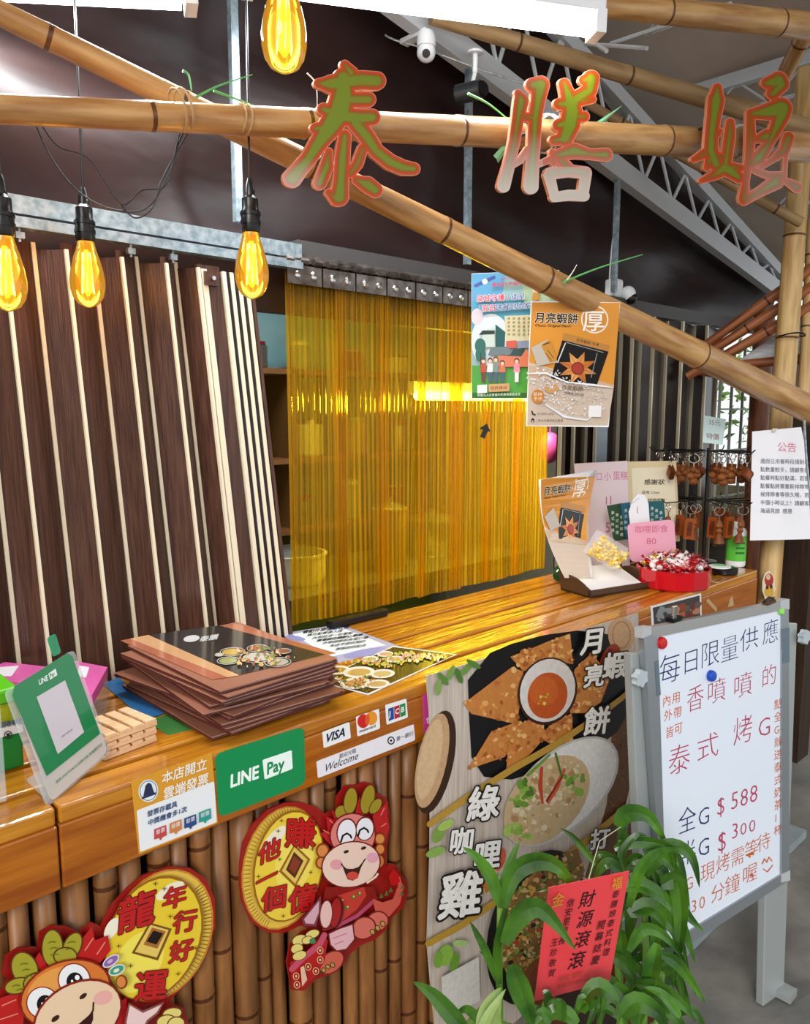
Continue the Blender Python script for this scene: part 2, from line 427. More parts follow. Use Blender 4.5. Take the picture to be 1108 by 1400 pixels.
pole('bamboo_pole', 'short bamboo strut angled behind the third character top', P(1065, 118, D=2.7), P(1110, 30, D=2.45), .026, .03, BAM, gap=.3)
e0 = P(1059, 762, D=2.92)
pole('bamboo_post', 'thick pale upright bamboo post at the right end of the counter', V((e0.x-.03, e0.y+.01, 0)), P(1104, 90, D=2.92), .043, .038, BAMP, cat='bamboo post',
     nodes=[.35, .75, 1.12, 1.4, 1.82, 2.2, 2.5])
pole('bamboo_post', 'pale bamboo offcut standing behind the paper notice', P(1112, 300, D=3.02), P(1098, 560, D=3.02), .02, .022, BAMP, cat='bamboo post', gap=.3)
# ties round the poles
def tie(name, label, u, v, r, mt, tilt=0, z=0.066):
    c = fp(u, v, z); m = M()
    for off in (-.006, .006):
        R = Matrix.Rotation(tilt, 3, FN)
        pts = [c + R @ (FD*off) + R @ (V((0, 0, 1))*cos(t)*r) + FN*sin(t)*r for t in [2*pi*k/16 for k in range(17)]]
        m.tube(pts, .0022, 6)
    m.build(name, mt, label=label, cat='tie', group='cable ties on the poles', smooth=True)
cord_m = mat('tan_cord', 'b7986c', .7); tieg = mat('green_tie', '5fae62', .45); whitec = mat('clear_tie', 'd8d2c2', .4)
tie('cord_tie', 'tan cord loop tying the two left bamboo poles together', 247, 150, .034, cord_m, .3)
tie('cord_tie', 'tan cord loop around pole above the third hanging bulb', 333, 163, .026, cord_m, 0)
tie('cord_tie', 'white tie loop around pole left of the second character', 748, 183, .042, whitec, .1, .085)
tie('cord_tie', 'white tie loop inside the third sign character', 1010, 195, .047, whitec, 0, .096)
q_ = P(1083, 458, D=2.92); M().tube([q_+V((.046*cos(k*pi/8), .046*sin(k*pi/8), .004*sin(k*pi/4))) for k in range(17)], .003, 6).build('cord_tie', blackm, label='dark twisted wire round the right bamboo post', cat='tie', group='cable ties on the poles', smooth=True)
for lab, pts, rr, mt in [
    ('green plant tie tails sticking up where two poles cross', [(250, 97), (258, 103), (262, 124)], .0028, tieg),
    ('long green tie tail pointing right over the crossing poles', [(268, 133), (300, 117), (345, 102)], .0026, tieg),
    ('green tie tail drooping right toward the upright', [(292, 124), (330, 138), (352, 147)], .0026, tieg),
    ('green tie tail beside the dark camera', [(640, 128), (668, 142), (697, 165)], .003, tieg),
    ('thin wire tail poking over first character left side', [(420, 100), (432, 115), (434, 145)], .0015, whitec),
    ('green tie tail beside the white lower camera', [(770, 386), (820, 366), (879, 348)], .003, tieg),
    ('short grey tie stub above the orange poster', [(772, 387), (782, 374), (789, 362)], .002, whitec)]:
    M().tube(cat([fp(u, v, .07) for u, v in pts]), [rr*(1-.6*k/(6*len(pts)-6)) for k in range(6*len(pts)-5)], 6).build('tie_tail', mt, label=lab, cat='tie', smooth=True)
leafm = mat('green_leaf', '2f7a3c', .4, col2='3f9450', noise=20)
# loose thin wires
for lab, pts in [('thin loose wire loop hanging low under the left poles', [(48, 168), (70, 215), (105, 260), (150, 285), (200, 285), (230, 240), (243, 200), (252, 178)]),
                 ('second thin wire curling under the left poles', [(55, 168), (80, 200), (120, 215), (145, 250), (168, 280), (195, 260), (225, 255), (238, 215), (246, 180)]),
                 ('fine wire drooping between crossing poles', [(165, 280), (185, 298), (208, 285), (222, 245), (258, 180)])]:
    M().tube(cat([fp(u, v, .03) for u, v in pts]), .0014, 6).build('loose_wire', steeld, label=lab, cat='wire', smooth=True)

# ================================================================= SIGN CHARACTERS
sred = mat('sign_red_rim', 'c2410d', .32, metal=.25, attr=True); solv = mat('sign_olive_face', '7e8c14', .34, metal=.3, attr=True)
import numpy as np
def char(lab, o, sc, strokes, z=.135, reflection_tint=None):
    """brush character cut from sheet: union of tapering strokes, contoured on a fine lattice in the sign plane"""
    t = thing('sign_character', lab, 'sign', fp(o[0]+300/sc, o[1]+500/sc, z), 'green and red sign characters')
    st2 = sc*.85; allp = [q for s_ in strokes for q in s_]
    x0 = min(q[0]-q[2] for q in allp)-40; x1 = max(q[0]+q[2] for q in allp)+40; y0 = min(q[1]-q[2] for q in allp)-40; y1 = max(q[1]+q[2] for q in allp)+40
    xs = np.arange(x0, x1, st2); ys_ = np.arange(y0, y1, st2); X, Y = np.meshgrid(xs, ys_); D = np.full(X.shape, 1e9)
    for s_ in strokes:
        for i in range(max(1, len(s_)-1)):
            ax, ay, ar = s_[i]; bx, by, br = s_[min(i+1, len(s_)-1)]; dx, dy = bx-ax, by-ay; L2 = dx*dx+dy*dy+1e-9
            tt = np.clip(((X-ax)*dx+(Y-ay)*dy)/L2, 0, 1); D = np.minimum(D, np.hypot(X-ax-tt*dx, Y-ay-tt*dy)-(ar+(br-ar)*tt)*1.06)
    def mixc(a, b, f): return tuple(a[i]*(1-f)+b[i]*f for i in range(4))
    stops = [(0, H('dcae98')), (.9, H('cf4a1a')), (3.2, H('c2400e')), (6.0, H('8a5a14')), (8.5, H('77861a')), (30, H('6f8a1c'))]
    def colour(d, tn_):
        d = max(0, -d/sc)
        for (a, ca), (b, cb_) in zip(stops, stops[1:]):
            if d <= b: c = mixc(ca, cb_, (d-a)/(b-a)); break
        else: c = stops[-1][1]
        return mixc(c, H('d4cfc4'), min(tn_, 1)*.85)  # silvery mirror reflection painted into the face colour
    front = M(); side = M(); reflection_tint = reflection_tint or (lambda x, y: 0)
    for j in range(len(ys_)-1):
        for i in range(len(xs)-1):
            v = (D[j, i], D[j, i+1], D[j+1, i+1], D[j+1, i])
            if min(v) >= 0: continue
            c = ((xs[i], ys_[j]), (xs[i+1], ys_[j]), (xs[i+1], ys_[j+1]), (xs[i], ys_[j+1])); poly = []; cut = []
            for k in range(4):
                k2 = (k+1) % 4
                if v[k] < 0: poly.append(c[k])
                if (v[k] < 0) != (v[k2] < 0):
                    f = v[k]/(v[k]-v[k2]); q = (c[k][0]+(c[k2][0]-c[k][0])*f, c[k][1]+(c[k2][1]-c[k][1])*f); poly.append(q); cut.append(q)
            cl = colour(sum(v)/4, reflection_tint(c[0][0], c[0][1]))
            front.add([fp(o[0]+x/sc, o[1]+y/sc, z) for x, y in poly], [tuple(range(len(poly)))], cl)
            if len(cut) == 2:
                A, B = [fp(o[0]+x/sc, o[1]+y/sc, z) for x, y in cut]; side.add([A, B, B-FN*.007, A-FN*.007], [(0, 1, 2, 3)], H('c8805c'))
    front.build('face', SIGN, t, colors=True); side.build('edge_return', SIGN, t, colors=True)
    m = M(); q = fp(o[0]+300/sc, o[1]+560/sc, z); m.tube([q-FN*.001, q-FN*.05], .004, 6).build('fixing_pin', steeld, t)
    return t
SIGN = mat('mirror_sign_film', attr=True, rough=.32, metal=.2)
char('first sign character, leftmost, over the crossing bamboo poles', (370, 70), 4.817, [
    [(320, 212, 34), (400, 215, 60), (480, 200, 62), (600, 190, 62), (700, 195, 60)],
    [(490, 90, 32), (530, 140, 46)],
    [(480, 170, 62), (480, 280, 78), (455, 400, 86), (390, 500, 76), (320, 600, 60), (250, 710, 52), (190, 780, 56), (145, 835, 62)],
    [(480, 320, 50), (645, 318, 50)], [(350, 382, 42), (480, 430, 60), (600, 440, 58), (670, 435, 54)], [(300, 510, 40), (400, 500, 45)],
    [(560, 470, 55), (640, 570, 55), (700, 660, 50), (790, 730, 52), (870, 765, 50), (945, 775, 42)],
    [(490, 560, 42), (475, 700, 50), (465, 850, 50), (455, 960, 60)], [(385, 930, 26), (440, 975, 46)],
    [(385, 660, 26), (370, 760, 46), (325, 870, 44)], [(610, 640, 34), (575, 740, 38), (530, 800, 35)],
    [(570, 850, 34), (640, 880, 55), (690, 915, 50)]], reflection_tint=lambda x, y: .5*max(0, min(1, (y-700)/140))*max(0, min(1, (360-x)/120)))
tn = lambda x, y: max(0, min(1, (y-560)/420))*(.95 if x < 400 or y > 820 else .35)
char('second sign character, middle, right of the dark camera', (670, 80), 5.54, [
    [(215, 260, 28), (240, 320, 55), (215, 450, 45), (190, 620, 42), (150, 800, 42), (105, 965, 48)],
    [(330, 200, 55), (385, 200, 68), (370, 300, 55), (345, 450, 50), (335, 650, 48), (322, 800, 50), (312, 970, 55)],
    [(240, 440, 32), (330, 450, 42)], [(285, 680, 18), (235, 770, 26), (160, 820, 22)],
    [(565, 190, 42), (600, 290, 60), (625, 400, 76), (610, 500, 74), (570, 600, 66)],
    [(770, 150, 62), (760, 240, 55), (650, 310, 60)], [(780, 310, 30), (700, 320, 40)], [(715, 165, 40), (770, 150, 50)],
    [(530, 345, 46), (640, 340, 60)], [(525, 505, 48), (620, 480, 60)], [(640, 440, 40), (715, 440, 42)], [(490, 620, 40), (570, 610, 52)],
    [(520, 730, 44), (640, 700, 60), (760, 725, 42), (880, 730, 52)], [(475, 710, 26), (485, 790, 28)], [(540, 770, 40), (600, 830, 40)],
    [(450, 885, 42), (490, 1040, 34)], [(460, 870, 45), (600, 850, 46), (725, 865, 46)], [(730, 870, 42), (705, 1035, 40)], [(490, 1050, 36), (600, 1035, 40), (715, 1040, 40)],
    [(375, 800, 24), (455, 765, 26)]], z=.15, reflection_tint=tn)
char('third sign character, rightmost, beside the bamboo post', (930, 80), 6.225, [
    [(320, 250, 42), (310, 350, 72), (290, 500, 62), (270, 650, 58), (265, 780, 62), (310, 900, 62)],
    [(120, 860, 30), (210, 810, 45)], [(230, 930, 30), (260, 860, 50)], [(185, 1040, 26), (300, 990, 46), (380, 930, 68), (440, 960, 66), (500, 1010, 52)], [(440, 930, 50), (520, 930, 34)],
    [(430, 545, 40), (425, 650, 50), (405, 800, 50), (390, 900, 52)], [(320, 640, 34), (350, 610, 20)], [(300, 820, 35), (390, 850, 40)],
    [(745, 210, 55), (840, 190, 80), (870, 220, 62), (790, 300, 56)],
    [(620, 470, 48), (760, 450, 76), (865, 425, 92)],
    [(600, 460, 36), (605, 650, 44), (590, 850, 38), (560, 1050, 32), (545, 1190, 46)],
    [(870, 470, 75), (825, 580, 60), (760, 720, 45), (670, 850, 62), (610, 900, 40)], [(620, 700, 24), (740, 660, 60)],
    [(925, 670, 50), (890, 780, 48), (790, 860, 30), (690, 930, 20)], [(905, 800, 22), (890, 1040, 20)],
    [(545, 1210, 42), (680, 1135, 44), (820, 1050, 64)], [(860, 1000, 40), (760, 1000, 36), (640, 955, 30)], [(915, 1050, 34), (995, 1095, 50)]], z=.168,
    reflection_tint=lambda x, y: .3*max(0, min(1, (y-650)/300))*max(0, min(1, (x-520)/120)))

# ================================================================= LAMPS
tubem = mat('fluorescent_tube', 'ffffff', .5, emis='f2fbff', es=14)
def tube_lamp(lab, a, b, hz=.05, pw=9):
    a = V(a); b = V(b); d = (b-a).normalized(); side = d.cross(V((0, 0, 1))).normalized(); R = Matrix((d, side, d.cross(side))).transposed(); L = (b-a).length; c = (a+b)/2
    t = thing('fluorescent_lamp', lab, 'lamp', c+V((0, 0, hz)))
    bevel(M().box(c+V((0, 0, .045)), (L, .06, .035), R).build('housing', white, t), .006)
    for s_ in (-1, 1):
        M().box(c+d*s_*(L/2-.012)+V((0, 0, .008)), (.024, .06, .05), R).build('end_cap', white, t)
    M().tube([c-d*(L/2-.03), c+d*(L/2-.03)], .017, 14).build('tube', tubem, t, smooth=True)
    l = light('tube_light', 'AREA', c-V((0, 0, .03)), pw*L, (.93, .98, 1), L, .05, c-V((0, 0, 1)))
    q = l.rotation_euler
    l.matrix_world = Matrix.Translation(c-V((0, 0, .025))) @ R.to_4x4() @ (Matrix.Identity(4) if R.col[2].z > 0 else Matrix.Rotation(pi, 4, 'X'))
    return t
tube_lamp('long white fluorescent batten glowing at the top centre', P(330, -22, D=1.62), P(822, 42, D=1.78))
tube_lamp('fluorescent batten glaring at the upper left corner', P(-190, -22, D=1.38), P(268, 2, D=1.55), pw=20)
# hanging bulbs
shell = bpy.data.materials.new('amber_bulb_glass'); shell.use_nodes = True
nt = shell.node_tree; nt.nodes.remove(nt.nodes['Principled BSDF']); out = nt.nodes['Material Output']
tb = nt.nodes.new('ShaderNodeBsdfTransparent'); tb.inputs[0].default_value = (1, .62, .12, 1)
em = nt.nodes.new('ShaderNodeEmission'); em.inputs[0].default_value = (1, .42, .02, 1); em.inputs[1].default_value = 1.0
gl = nt.nodes.new('ShaderNodeBsdfGlossy'); gl.inputs['Roughness'].default_value = .05; fr = nt.nodes.new('ShaderNodeFresnel')
m1 = nt.nodes.new('ShaderNodeMixShader'); m1.inputs[0].default_value = .55; m2 = nt.nodes.new('ShaderNodeMixShader')
nt.links.new(tb.outputs[0], m1.inputs[1]); nt.links.new(em.outputs[0], m1.inputs[2]); nt.links.new(fr.outputs[0], m2.inputs[0])
nt.links.new(m1.outputs[0], m2.inputs[1]); nt.links.new(gl.outputs[0], m2.inputs[2]); nt.links.new(m2.outputs[0], out.inputs[0])
fil = mat('glowing_filament', 'ffffff', .5, emis='ffe9a0', es=30); glow = mat('inner_glow_tube', 'ffd060', .5, emis='ffc030', es=9)
def bulb(lab, u, v, D, s=1.0):
    c = P(u, v, D=D); c0 = c.copy()
    t = thing('pendant_bulb', lab, 'lamp', c, 'bare filament bulbs hanging on black cords')
    prof = [(.003, -.072), (.008, -.070), (.020, -.064), (.028, -.052), (.032, -.036), (.0325, -.022), (.030, -.004), (.025, .016), (.019, .034), (.0155, .048), (.0145, .056)]
    M().lathe([(r*s, z*s) for r, z in prof], c, 20).build('bulb', shell, t, smooth=True)
    M().lathe([(.002*s, -.05*s), (.009*s, -.04*s), (.011*s, -.02*s), (.009*s, .01*s), (.004*s, .035*s)], c, 10).build('filament_cage', glow, t, smooth=True)
    m = M()
    for k in range(6):
        a = k*pi/3; m.tube([c+V((.012*cos(a), .012*sin(a), -.045))*s, c+V((.007*cos(a+.5), .007*sin(a+.5), .03))*s], .001*s, 5)
    m.build('filament', fil, t)
    M().lathe([(.016*s, .05*s), (.018*s, .056*s), (.018*s, .088*s), (.0155*s, .094*s), (.0155*s, .112*s), (.010*s, .118*s), (.009*s, .135*s), (.004*s, .15*s)], c, 18).lathe([(.0195*s, .066*s), (.0195*s, .072*s)], c, 18).lathe([(.0195*s, .082*s), (.0195*s, .088*s)], c, 18).build('socket', black, t, smooth=True)
    top = 3.0 if u > 300 and u < 360 and False else c.z+1.0
    M().tube([c+V((0, 0, .145*s)), V((c.x+.003, c.y, c.z+.5)), V((c.x-.01, c.y, min(zc(c.x), c.z+1.3)))], .0022, 6).build('cord', black, t)
    light('bulb_light', 'POINT', c, .9, (1, .62, .22), radius=.03)
bulb('amber bulb at the far left edge, half cut by the frame', 8, 366, 1.32)
bulb('amber bulb second from left against the folding shutter', 119, 368, 1.50)
bulb('amber bulb hanging from pole in front of shutter end', 344, 356, 1.50)
bulb('largest amber bulb hanging highest at the top centre', 388, 26, 1.10)

# ================================================================= LEFT FOLDING SHUTTER
sh = thing('folding_shutter', 'brown woodgrain accordion shutter with cream edge strips, mostly open, at left', 'shutter', (.7, YW-.03, 0))
def shx(px, py): return px+.112*(py-603)
edges = [(-95, 0), (-58, 1), (-10, 0), (33, 1), (73, 0), (118, 1), (154, 0), (193, 1), (212, 0), (253, 1), (265, 0), (296, 1)]
yt, ybk = YW-.066, YW-.018
def shline(px, k, zt):
    Y = yt if k else ybk
    a = P(shx(px, 420), 420, Y=Y); b = P(shx(px, 800), 800, Y=Y)
    d = (b-a)/(b.z-a.z)
    return a+d*(zt-a.z), a+d*(.02-a.z)
for i in range(len(edges)-1):
    z = 1.876-(0 if i % 2 else .014)
    t0, f0 = shline(edges[i][0], edges[i][1], z); t1, f1 = shline(edges[i+1][0], edges[i+1][1], z)
    n = (t1-t0).cross(f0-t0).normalized()
    if n.y < 0: n = -n
    M().prism([f0, f1, t1, t0], n*.01).build('panel', shut, sh)
    wd = .0065 if edges[i][1] == 0 else .008
    dd = V((wd, 0, 0))
    M().prism([f1-dd*.3-V((0, .006, 0)), f1+dd*.7-V((0, .006, 0)), t1+dd*.7-V((0, .006, 0)), t1-dd*.3-V((0, .006, 0))], V((0, .012, 0))).build('edge_strip', cream, sh)
    g = (t0+t1)/2
    if i % 2: M().tube([V((g.x, YW-.06, z-.01)), V((g.x, YW-.06, z+.022))], .003, 8).box((g.x, YW-.06, z+.002), (.016, .012, .012)).build('hanger', steel, sh)
# bunched panels at the end: wide front leaf then thin stacked edges
t0, f0 = shline(296, 1, 1.87); t1, f1 = shline(326, 1, 1.87)
M().prism([f0, f1, t1, t0], (0, .012, 0)).build('panel', shut, sh)
for q, (px, wpx, mt) in enumerate([(300, 7, cream), (328, 5, cream), (334, 3, shutd), (338, 5, cream), (344, 3, shutd), (348, 5, cream), (354, 3, shutd), (358, 5, cream), (365, 4, shut)]):
    t0, f0 = shline(px, 1, 1.86); t1, f1 = shline(px+wpx, 1, 1.86)
    o_ = V((0, -.006, 0))
    M().prism([f0+o_, f1+o_, t1+o_, t0+o_], (0, .085, 0)).build('edge_strip' if mt is cream else 'panel', mt, sh)
lb = shline(311, 1, 1.84)[0]
M().box(lb+V((0, -.006, -.0)), (.035, .01, .03)).build('latch', shut, sh); M().tube([lb+V((0, -.01, 0)), lb+V((0, -.022, 0))], .005, 8).build('latch', chrome, sh)

# ================================================================= YELLOW STRIP CURTAIN
ym = bpy.data.materials.new('amber_pvc_strip'); ym.use_nodes = True; nt = ym.node_tree; L = nt.links.new
nt.nodes.remove(nt.nodes['Principled BSDF']); out = nt.nodes['Material Output']
tb = nt.nodes.new('ShaderNodeBsdfTransparent'); tb.inputs[0].default_value = (.93, .74, .05, 1)
tl = nt.nodes.new('ShaderNodeBsdfTranslucent'); tl.inputs[0].default_value = (.9, .48, .01, 1)
df = nt.nodes.new('ShaderNodeBsdfDiffuse'); df.inputs[0].default_value = (.62, .27, .0, 1)
ad = nt.nodes.new('ShaderNodeMixShader'); ad.inputs[0].default_value = .5; L(tl.outputs[0], ad.inputs[1]); L(df.outputs[0], ad.inputs[2])
mm = nt.nodes.new('ShaderNodeMixShader'); mm.inputs[0].default_value = .33; L(tb.outputs[0], mm.inputs[1]); L(ad.outputs[0], mm.inputs[2])
gg = nt.nodes.new('ShaderNodeBsdfGlossy'); gg.inputs['Roughness'].default_value = .1; gg.inputs[0].default_value = (1, .85, .3, 1); lw = nt.nodes.new('ShaderNodeFresnel'); lw.inputs[0].default_value = 1.45
tc = nt.nodes.new('ShaderNodeTexCoord'); mp = nt.nodes.new('ShaderNodeMapping'); mp.inputs['Scale'].default_value = (85, 1, .7); nz = nt.nodes.new('ShaderNodeTexNoise'); nz.inputs['Scale'].default_value = 2; nz.inputs['Detail'].default_value = 3
bp = nt.nodes.new('ShaderNodeBump'); bp.inputs['Strength'].default_value = .7; bp.inputs['Distance'].default_value = .01
L(tc.outputs['Object'], mp.inputs[0]); L(mp.outputs[0], nz.inputs[0]); L(nz.outputs[0], bp.inputs['Height']); L(bp.outputs[0], gg.inputs['Normal']); L(bp.outputs[0], lw.inputs['Normal'])
mr = nt.nodes.new('ShaderNodeMapRange'); mr.inputs[1].default_value = .35; mr.inputs[2].default_value = .7; mr.inputs[3].default_value = .16; mr.inputs[4].default_value = .62
L(nz.outputs[0], mr.inputs[0]); L(mr.outputs[0], mm.inputs[0])
mf = nt.nodes.new('ShaderNodeMixShader'); L(lw.outputs[0], mf.inputs[0]); L(mm.outputs[0], mf.inputs[1]); L(gg.outputs[0], mf.inputs[2]); L(mf.outputs[0], out.inputs[0])
xl = P(388, 600, Y=YW-.03).x; xr = P(742, 600, Y=YW-.03).x
cu = thing('strip_curtain', 'translucent amber PVC strip curtain over the serving hatch', 'curtain', ((xl+xr)/2, YW-.04, 1.9))
ns = 7; wst = (xr-xl-.045)/ns+.045
platem = mat('worn_steel_plate', '8d8580', .25, metal=.85, col2='5a504a', noise=30)
for i in range(ns):
    x0 = xl+(xr-xl-.045)*i/ns; yy = YW-.05-(.008 if i % 2 else 0)
    def cf(a, b, x0=x0, yy=yy, i=i):
        x = x0+wst*a; z = .985+(1.885-.985)*b
        rib = .0016*cos(a*2*pi*11)
        return V((x+.004*sin(i*2+3*b)*(1-b), yy+rib+.010*sin(a*pi*2+i*1.7)*(1-b)*.7, z))
    M().grid(cf, 66, 8).build('strip', ym, cu, smooth=True)
    for a in (.06, .5, .94):
        M().tube([(x0+wst*a, yy-.004, .985), (x0+wst*a, yy-.004, 1.88)], .0012, 5).build('seam', ym, cu)
nm_ = 0
for i in range(10):
    x0 = xl-.005+(xr-xl+.01)*i/10; w_ = (xr-xl)/10-.004
    cp_ = M().box((x0+w_/2, YW-.066, 1.878), (w_, .003, .046)).build('clamp_plate', platem, cu)
    for s_ in (.28, .75): M().sphere((x0+w_*s_, YW-.068, 1.878), (.010, .006, .012), 10, 6).build('rivet', chrome, cp_)
m = M().box(((xl+xr)/2, YW-.056, 1.918), (xr-xl+.06, .016, .02)); m.build('hanging_rail', platem, cu)
for i in range(26):
    x = xl+.0+(xr-xl)*i/25; M().tube([(x-.012, YW-.068, 1.912), (x+.012, YW-.068, 1.912)], .009, 8).build('hinge_knuckle', platem, cu)
# small black arrow-shaped tag stuck to the curtain
q = [(656, 586), (666, 579), (671, 590), (667, 590), (663, 600), (657, 597), (661, 588)]
M().prism([on((0, YW-.075, 0), (0, -1, 0), u, v) for u, v in q], (0, .002, 0)).build('arrow_tag', black, label='small black arrow shaped tag stuck on yellow curtain', cat='tag')

# ================================================================= KITCHEN BEHIND
tk = thing('added_glow_lamp', 'fluorescent tube glowing behind the yellow strip curtain', 'lamp', (2.3, 2.2, 1.6))  # added tube, stands in for a lamp reflected in the curtain
ka = P(570, 541, Y=2.15); kb = P(735, 545, Y=2.2); kb.z = ka.z
M().tube([ka, kb], .016, 12).build('tube', mat('added_glow_tube', 'ffffff', .5, emis='fff6d8', es=34), tk, smooth=True)
for q_ in (.2, .8): M().tube([ka.lerp(kb, q_)+V((0, .03, .04)), V((ka.lerp(kb, q_).x, ka.lerp(kb, q_).y+.03, 2.41))], .004, 6).build('hanging_rod', steeld, tk)
M().box((ka+kb)/2+V((0, .03, .03)), ((kb-ka).length, .03, .05), Matrix.Rotation(atan2((kb-ka).y, (kb-ka).x), 3, 'Z')).build('housing', white, tk)
light('added_glow_light', 'AREA', ((ka.x+kb.x)/2, 2.1, ka.z-.03), 14, (1, .97, .88), .7, .08, ((ka.x+kb.x)/2-.1, 1.6, ka.z-.5))  # added area light for the curtain glow and yellow cast on the counter
light('kitchen_ceiling_light', 'AREA', (1.5, 2.6, 2.38), 11, (1, .98, .92), 1.6, .5, (1.5, 2.5, 0))
kt = thing('kitchen_shelf', 'wooden wall shelf seen through the hatch gap left of curtain', 'shelf', (1.9, 3.2, 1.2))
for z in (1.72, 1.30, .96):
    M().box((2.2, 3.22, z), (2.6, .3, .025)).build('board', mat('shelf_wood', '8a6034', .5), kt)
for x in (2.2, 3.4): M().box((x, 3.22, 1.34), (.025, .3, .8)).build('upright', mat('shelf_wood2', '7a5630', .5), kt)
jar_m = [mat('jar_white', 'dfe2e0', .4), mat('jar_steel', 'a8adb0', .25, metal=.8), mat('jar_red', '8c1f34', .4), mat('jar_tan', 'a98d5a', .5), mat('jar_clear', 'c8d8d0', .15, trans=.5)]
jl = ['white tub', 'steel pot', 'maroon tin', 'tan canister', 'clear jar']; n_ = 0
places = {1.733: 'top shelf', 1.313: 'middle shelf', .973: 'lower shelf'}
for z, nm in places.items():
    for i in range(7):
        x = 1.12+i*.31+random.uniform(-.03, .03); k = (i*3+int(z*10)) % 5; r = random.uniform(.05, .09); h = random.uniform(.12, .22)
        if z > 1.7: h = random.uniform(.08, .16)
        t = thing('kitchen_container', '%s standing on the kitchen %s behind the curtain' % (jl[k], nm), 'container', (x, 3.2, z), 'kitchen containers on the '+nm)
        M().lathe([(r*.9, 0), (r, .01), (r, h*.85), (r*.85, h*.9)], (x, 3.2, z), 16).build('body', jar_m[k], t, smooth=True)
        M().lathe([(r*.9, h*.9), (r*.9, h), (r*.3, h+.01)], (x, 3.2, z), 16).build('lid', jar_m[(k+1) % 5], t, smooth=True)
wk = thing('kitchen_worktable', 'stainless worktable behind the amber curtain', 'table', (1.9, 2.5, 0))
M().box((1.9, 2.45, .88), (2.0, .55, .03)).build('top', mat('stainless_top', 'b0b0ac', .25, metal=.8), wk)
for sx in (-.95, .95):
    for sy in (-.24, .24): M().box((1.9+sx, 2.45+sy, .4325), (.035, .035, .865)).build('leg', steelw, wk)
for i, (x, y, r, h, mt, lab) in enumerate([(1.35, 2.3, .09, .16, jar_m[1], 'steel stockpot on the worktable left end'), (1.72, 2.42, .12, .10, jar_m[0], 'wide white basin on the worktable'), (2.15, 2.35, .07, .24, jar_m[3], 'tan canister on the worktable centre'), (2.5, 2.45, .11, .15, jar_m[1], 'steel pot at worktable right end')]):
    t = thing('cooking_pot', lab, 'pot', (x, y, .895)); M().lathe([(r*.9, 0), (r, .02), (r, h), (r*1.06, h+.004), (r*1.06, h+.012), (r*.95, h+.012)], (x, y, .895), 20).build('body', mt, t, smooth=True)
    M().lathe([(r*.95, h+.012), (r*.6, h+.03), (.015, h+.035), (.015, h+.055)], (x, y, .895), 20).build('lid', jar_m[1], t, smooth=True)

# ================================================================= RIGHT DARK SHUTTER
rs = thing('folding_shutter', 'dark accordion shutter with pale metal strips behind the keychain rack', 'shutter', (3.0, YW-.03, 0))
pxs = [764, 770, 782, 800, 812, 843, 858, 869, 886, 904, 925, 941, 958, 974]
prev = None
for i, px in enumerate(pxs):
    Y = YW-.02 if i % 2 else YW-.06
    c = P(px, 600, Y=Y)
    if prev is not None:
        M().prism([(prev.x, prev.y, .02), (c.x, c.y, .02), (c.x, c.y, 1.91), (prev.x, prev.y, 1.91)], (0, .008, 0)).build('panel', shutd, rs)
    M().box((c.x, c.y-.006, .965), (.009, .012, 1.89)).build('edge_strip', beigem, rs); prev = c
a = P(822, 600, Y=YW-.08)
M().box((a.x+.02, YW-.058, .96), (.07, .03, 1.9)).build('door_jamb', mat('bluish_aluminium', '8f9ba6', .3, metal=.6), rs)

# ================================================================= WINDOW + OUTSIDE RIGHT
gx0, gx1 = P(979, 600, Y=YW).x+.02, P(1027, 600, Y=YW).x
st('wall_back_right', M().box((gx1+1.2, YW, 1.2), (2.2, .05, 1.6)), mat('brick_brown_wall', '4a2f20', .7, col2='5a3a28'))
wn = M()
for z in (1.12, 1.345, 1.545, 1.745): wn.box(((gx0+gx1)/2, YW, z), (gx1-gx0, .012, .008))
for k in range(4): wn.box((gx0+(gx1-gx0)*k/3, YW, 1.4), (.008, .012, .9))
st('window_1', wn, mat('window_grid', '8a8f88', .5))
st('trim_4', M().box(((gx0+gx1)/2, YW, .93), (gx1-gx0, .06, .1)), darkw)
tree_ls = [mat('tree_leaf_a', '6d9a3a', .6), mat('tree_leaf_b', '86ad4c', .6)]
for i, (x, y, z, lab) in enumerate([(5.2, 3.4, 1.6, 'sunlit shrub outside the grid window'), (6.2, 2.5, 1.7, 'green shrub outside beyond the bamboo post'), (5.6, 4.6, 2.0, 'taller leafy tree beyond the shrub outside')]):
    m = M(); rnd = random.Random(i)
    for k in range(420):
        a = rnd.uniform(0, 2*pi); b = rnd.uniform(-1, 1); r = .55*rnd.uniform(.3, 1)**.5
        c = V((x+r*cos(a)*sqrt(1-b*b), y+r*sin(a)*sqrt(1-b*b), z+r*b)); R = Matrix.Rotation(rnd.uniform(0, 6), 3, V((rnd.random(), rnd.random(), rnd.random())).normalized()); s_ = rnd.uniform(.03, .06)
        m.add([c+R @ V((-s_, 0, 0)), c+R @ V((0, -s_*.4, 0)), c+R @ V((s_, 0, 0)), c+R @ V((0, s_*.4, .01))], [(0, 1, 2, 3)])
    t = thing('shrub', lab, 'shrub', (x, y, 0)); m.build('foliage', tree_ls[i % 2], t, kind='stuff')
    M().tube([(x, y, 0), (x+.03, y, z)], [.05, .02], 8).build('trunk', darkw, t)
